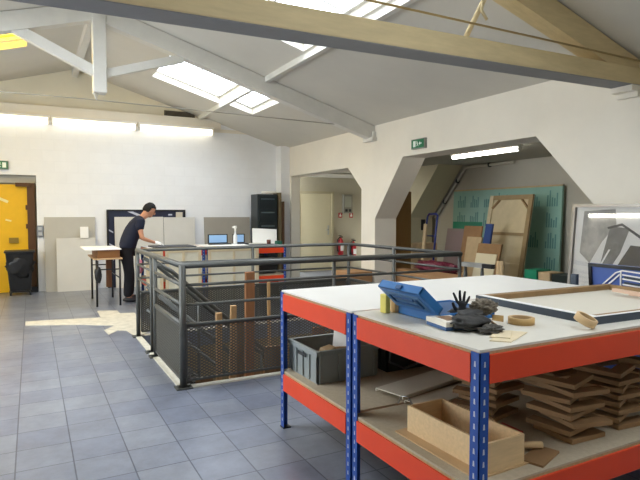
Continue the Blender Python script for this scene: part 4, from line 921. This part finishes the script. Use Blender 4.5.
art([(3.42, 1.38), (3.22, 1.36), (3.30, 1.12), (3.42, .92), (3.52, .90)], .0275, G3, 'grey_pillar')
art([(3.20, 1.20), (2.2, 1.14), (2.1, .92), (3.34, .96)], .0285, G2, 'dark_block')
art([(3.45, 1.37), (3.30, 1.41), (3.02, 1.24), (3.04, 1.22), (3.30, 1.385), (3.44, 1.35)], .0295, G2, 'dark_line')
art([(3.06, 1.30), (2.2, 1.38), (2.2, 1.22), (3.0, 1.23)], .0275, G1, 'blurred_roof')
art([(3.30, .95), (2.2, .90), (2.2, .70), (3.42, .74)], .0275, G3, 'street_band')
art([(3.42, 1.15), (3.40, 1.15), (3.52, .92), (3.54, .92)], .031, PAPER, 'white_line'); art([(3.28, 1.12), (3.26, 1.12), (3.40, .84), (3.42, .84)], .031, PAPER, 'white_line')
pb(HY0 + .03, HY1 - .03, .03, HZ - .03, .040, .003).build('glass', GLASSP, bf)
# blue picture leaning on the table's right end
bp_ = thing('framed_picture', 'blue picture with white line drawing behind the worktable end', 'picture', (3.8, 2.4, 0))
def xq(z): return 3.92 - .10 * z
def qb(y0, y1, z0, z1, off, t_): return slab(MB(), y0, y1, z0, z1, off, t_, xq)
qb(1.5, 2.72, 0.0, 1.125, 0, .03).build('backing', mat('blue_print', '4a66ae', .5), bp_)
for a in ((1.5, 1.53, 0, 1.125), (2.695, 2.72, 0, 1.125), (1.53, 2.695, 1.10, 1.125)): qb(*a, .0305, .012).build('frame_bar', DARKF, bp_)
m = MB()
def ln(y0, z0, y1, z1, w_=.01):
    a = Vector((xq(z0) - .038, y0, z0)); b_ = Vector((xq(z1) - .038, y1, z1)); m.bar(a, b_, w_, .004, up=(1, 0, 0))
for (a) in ((2.62, .96, 2.50, 1.07), (2.58, .96, 2.47, 1.06), (2.50, 1.07, 2.45, 1.09), (2.45, 1.09, 1.7, 1.05), (2.45, 1.06, 1.7, 1.01), (2.45, 1.03, 1.7, .98), (2.45, .99, 1.7, .95), (2.47, .9, 2.46, 1.09), (2.2, .9, 2.2, 1.07), (1.95, .9, 1.95, 1.06), (1.75, .9, 1.75, 1.05)): ln(*a)
m.build('white_line_drawing', PAPER, bp_)
m = MB()
for z in (.92, .96, 1.0, 1.04):
    qq = [(2.44, z - .01), (1.7, z - .04)]; a = Vector((xq(z) - .0345, 2.44, z - .0)); b_ = Vector((xq(z) - .0345, 1.7, z - .04)); m.bar(a, b_, .02, .002, up=(1, 0, 0))
m.build('dark_hatching', SLATE, bp_)
tag(MB().bb(3.66, 3.69, 2.74, 2.79, 0, 1.04).build('dark_post', SLATE), 'narrow dark upright batten left of the blue picture', 'batten')

# ------------------------------------------------------------------ camera, light
sc = bpy.context.scene
cam = bpy.data.cameras.new('camera'); co = bpy.data.objects.new('camera', cam); col.objects.link(co); sc.camera = co
cam.sensor_width = 36; cam.lens = 545 / 640 * 36; cam.clip_start = .05
P_ = math.atan(26 / 545); A_ = math.atan(289 / 545 * math.cos(P_))
co.location = (0, 0, 1.5); co.rotation_euler = (PI / 2 - P_, 0, -A_)
wd = bpy.data.worlds.new('sky'); sc.world = wd; wd.use_nodes = True
bg = wd.node_tree.nodes['Background']; bg.inputs[0].default_value = (.94, .97, 1, 1); bg.inputs[1].default_value = 9.0
def portal(loc, rot, sx, sy):
    l = bpy.data.lights.new('daylight_portal', 'AREA'); l.shape = 'RECTANGLE'; l.size = sx; l.size_y = sy; l.cycles.is_portal = True
    o = bpy.data.objects.new('daylight_portal', l); col.objects.link(o); o.location = loc; o.rotation_euler = rot
for h in holes_r + holes_l:
    xm, ym = (h[0] + h[1]) / 2, (h[2] + h[3]) / 2; ang = math.atan(RS) * (1 if xm > RX else -1)
    portal((xm, ym, roof(xm) + .22), (0, ang, 0), (h[1] - h[0]) * 1.05, h[3] - h[2])
for (a, c_) in wins: portal((XL - .22, (a + c_) / 2, (z0 + z1) / 2 if False else 1.75), (0, -PI / 2, 0), 1.5, c_ - a)
sc.view_settings.view_transform = 'Standard'; sc.view_settings.look = 'None'; sc.view_settings.gamma = 1; sc.view_settings.use_curve_mapping = False
sc.view_settings.exposure = 0.2
sc.cycles.use_denoising = True
sc.cycles.max_bounces = 12; sc.cycles.diffuse_bounces = 6; sc.cycles.sample_clamp_indirect = 6
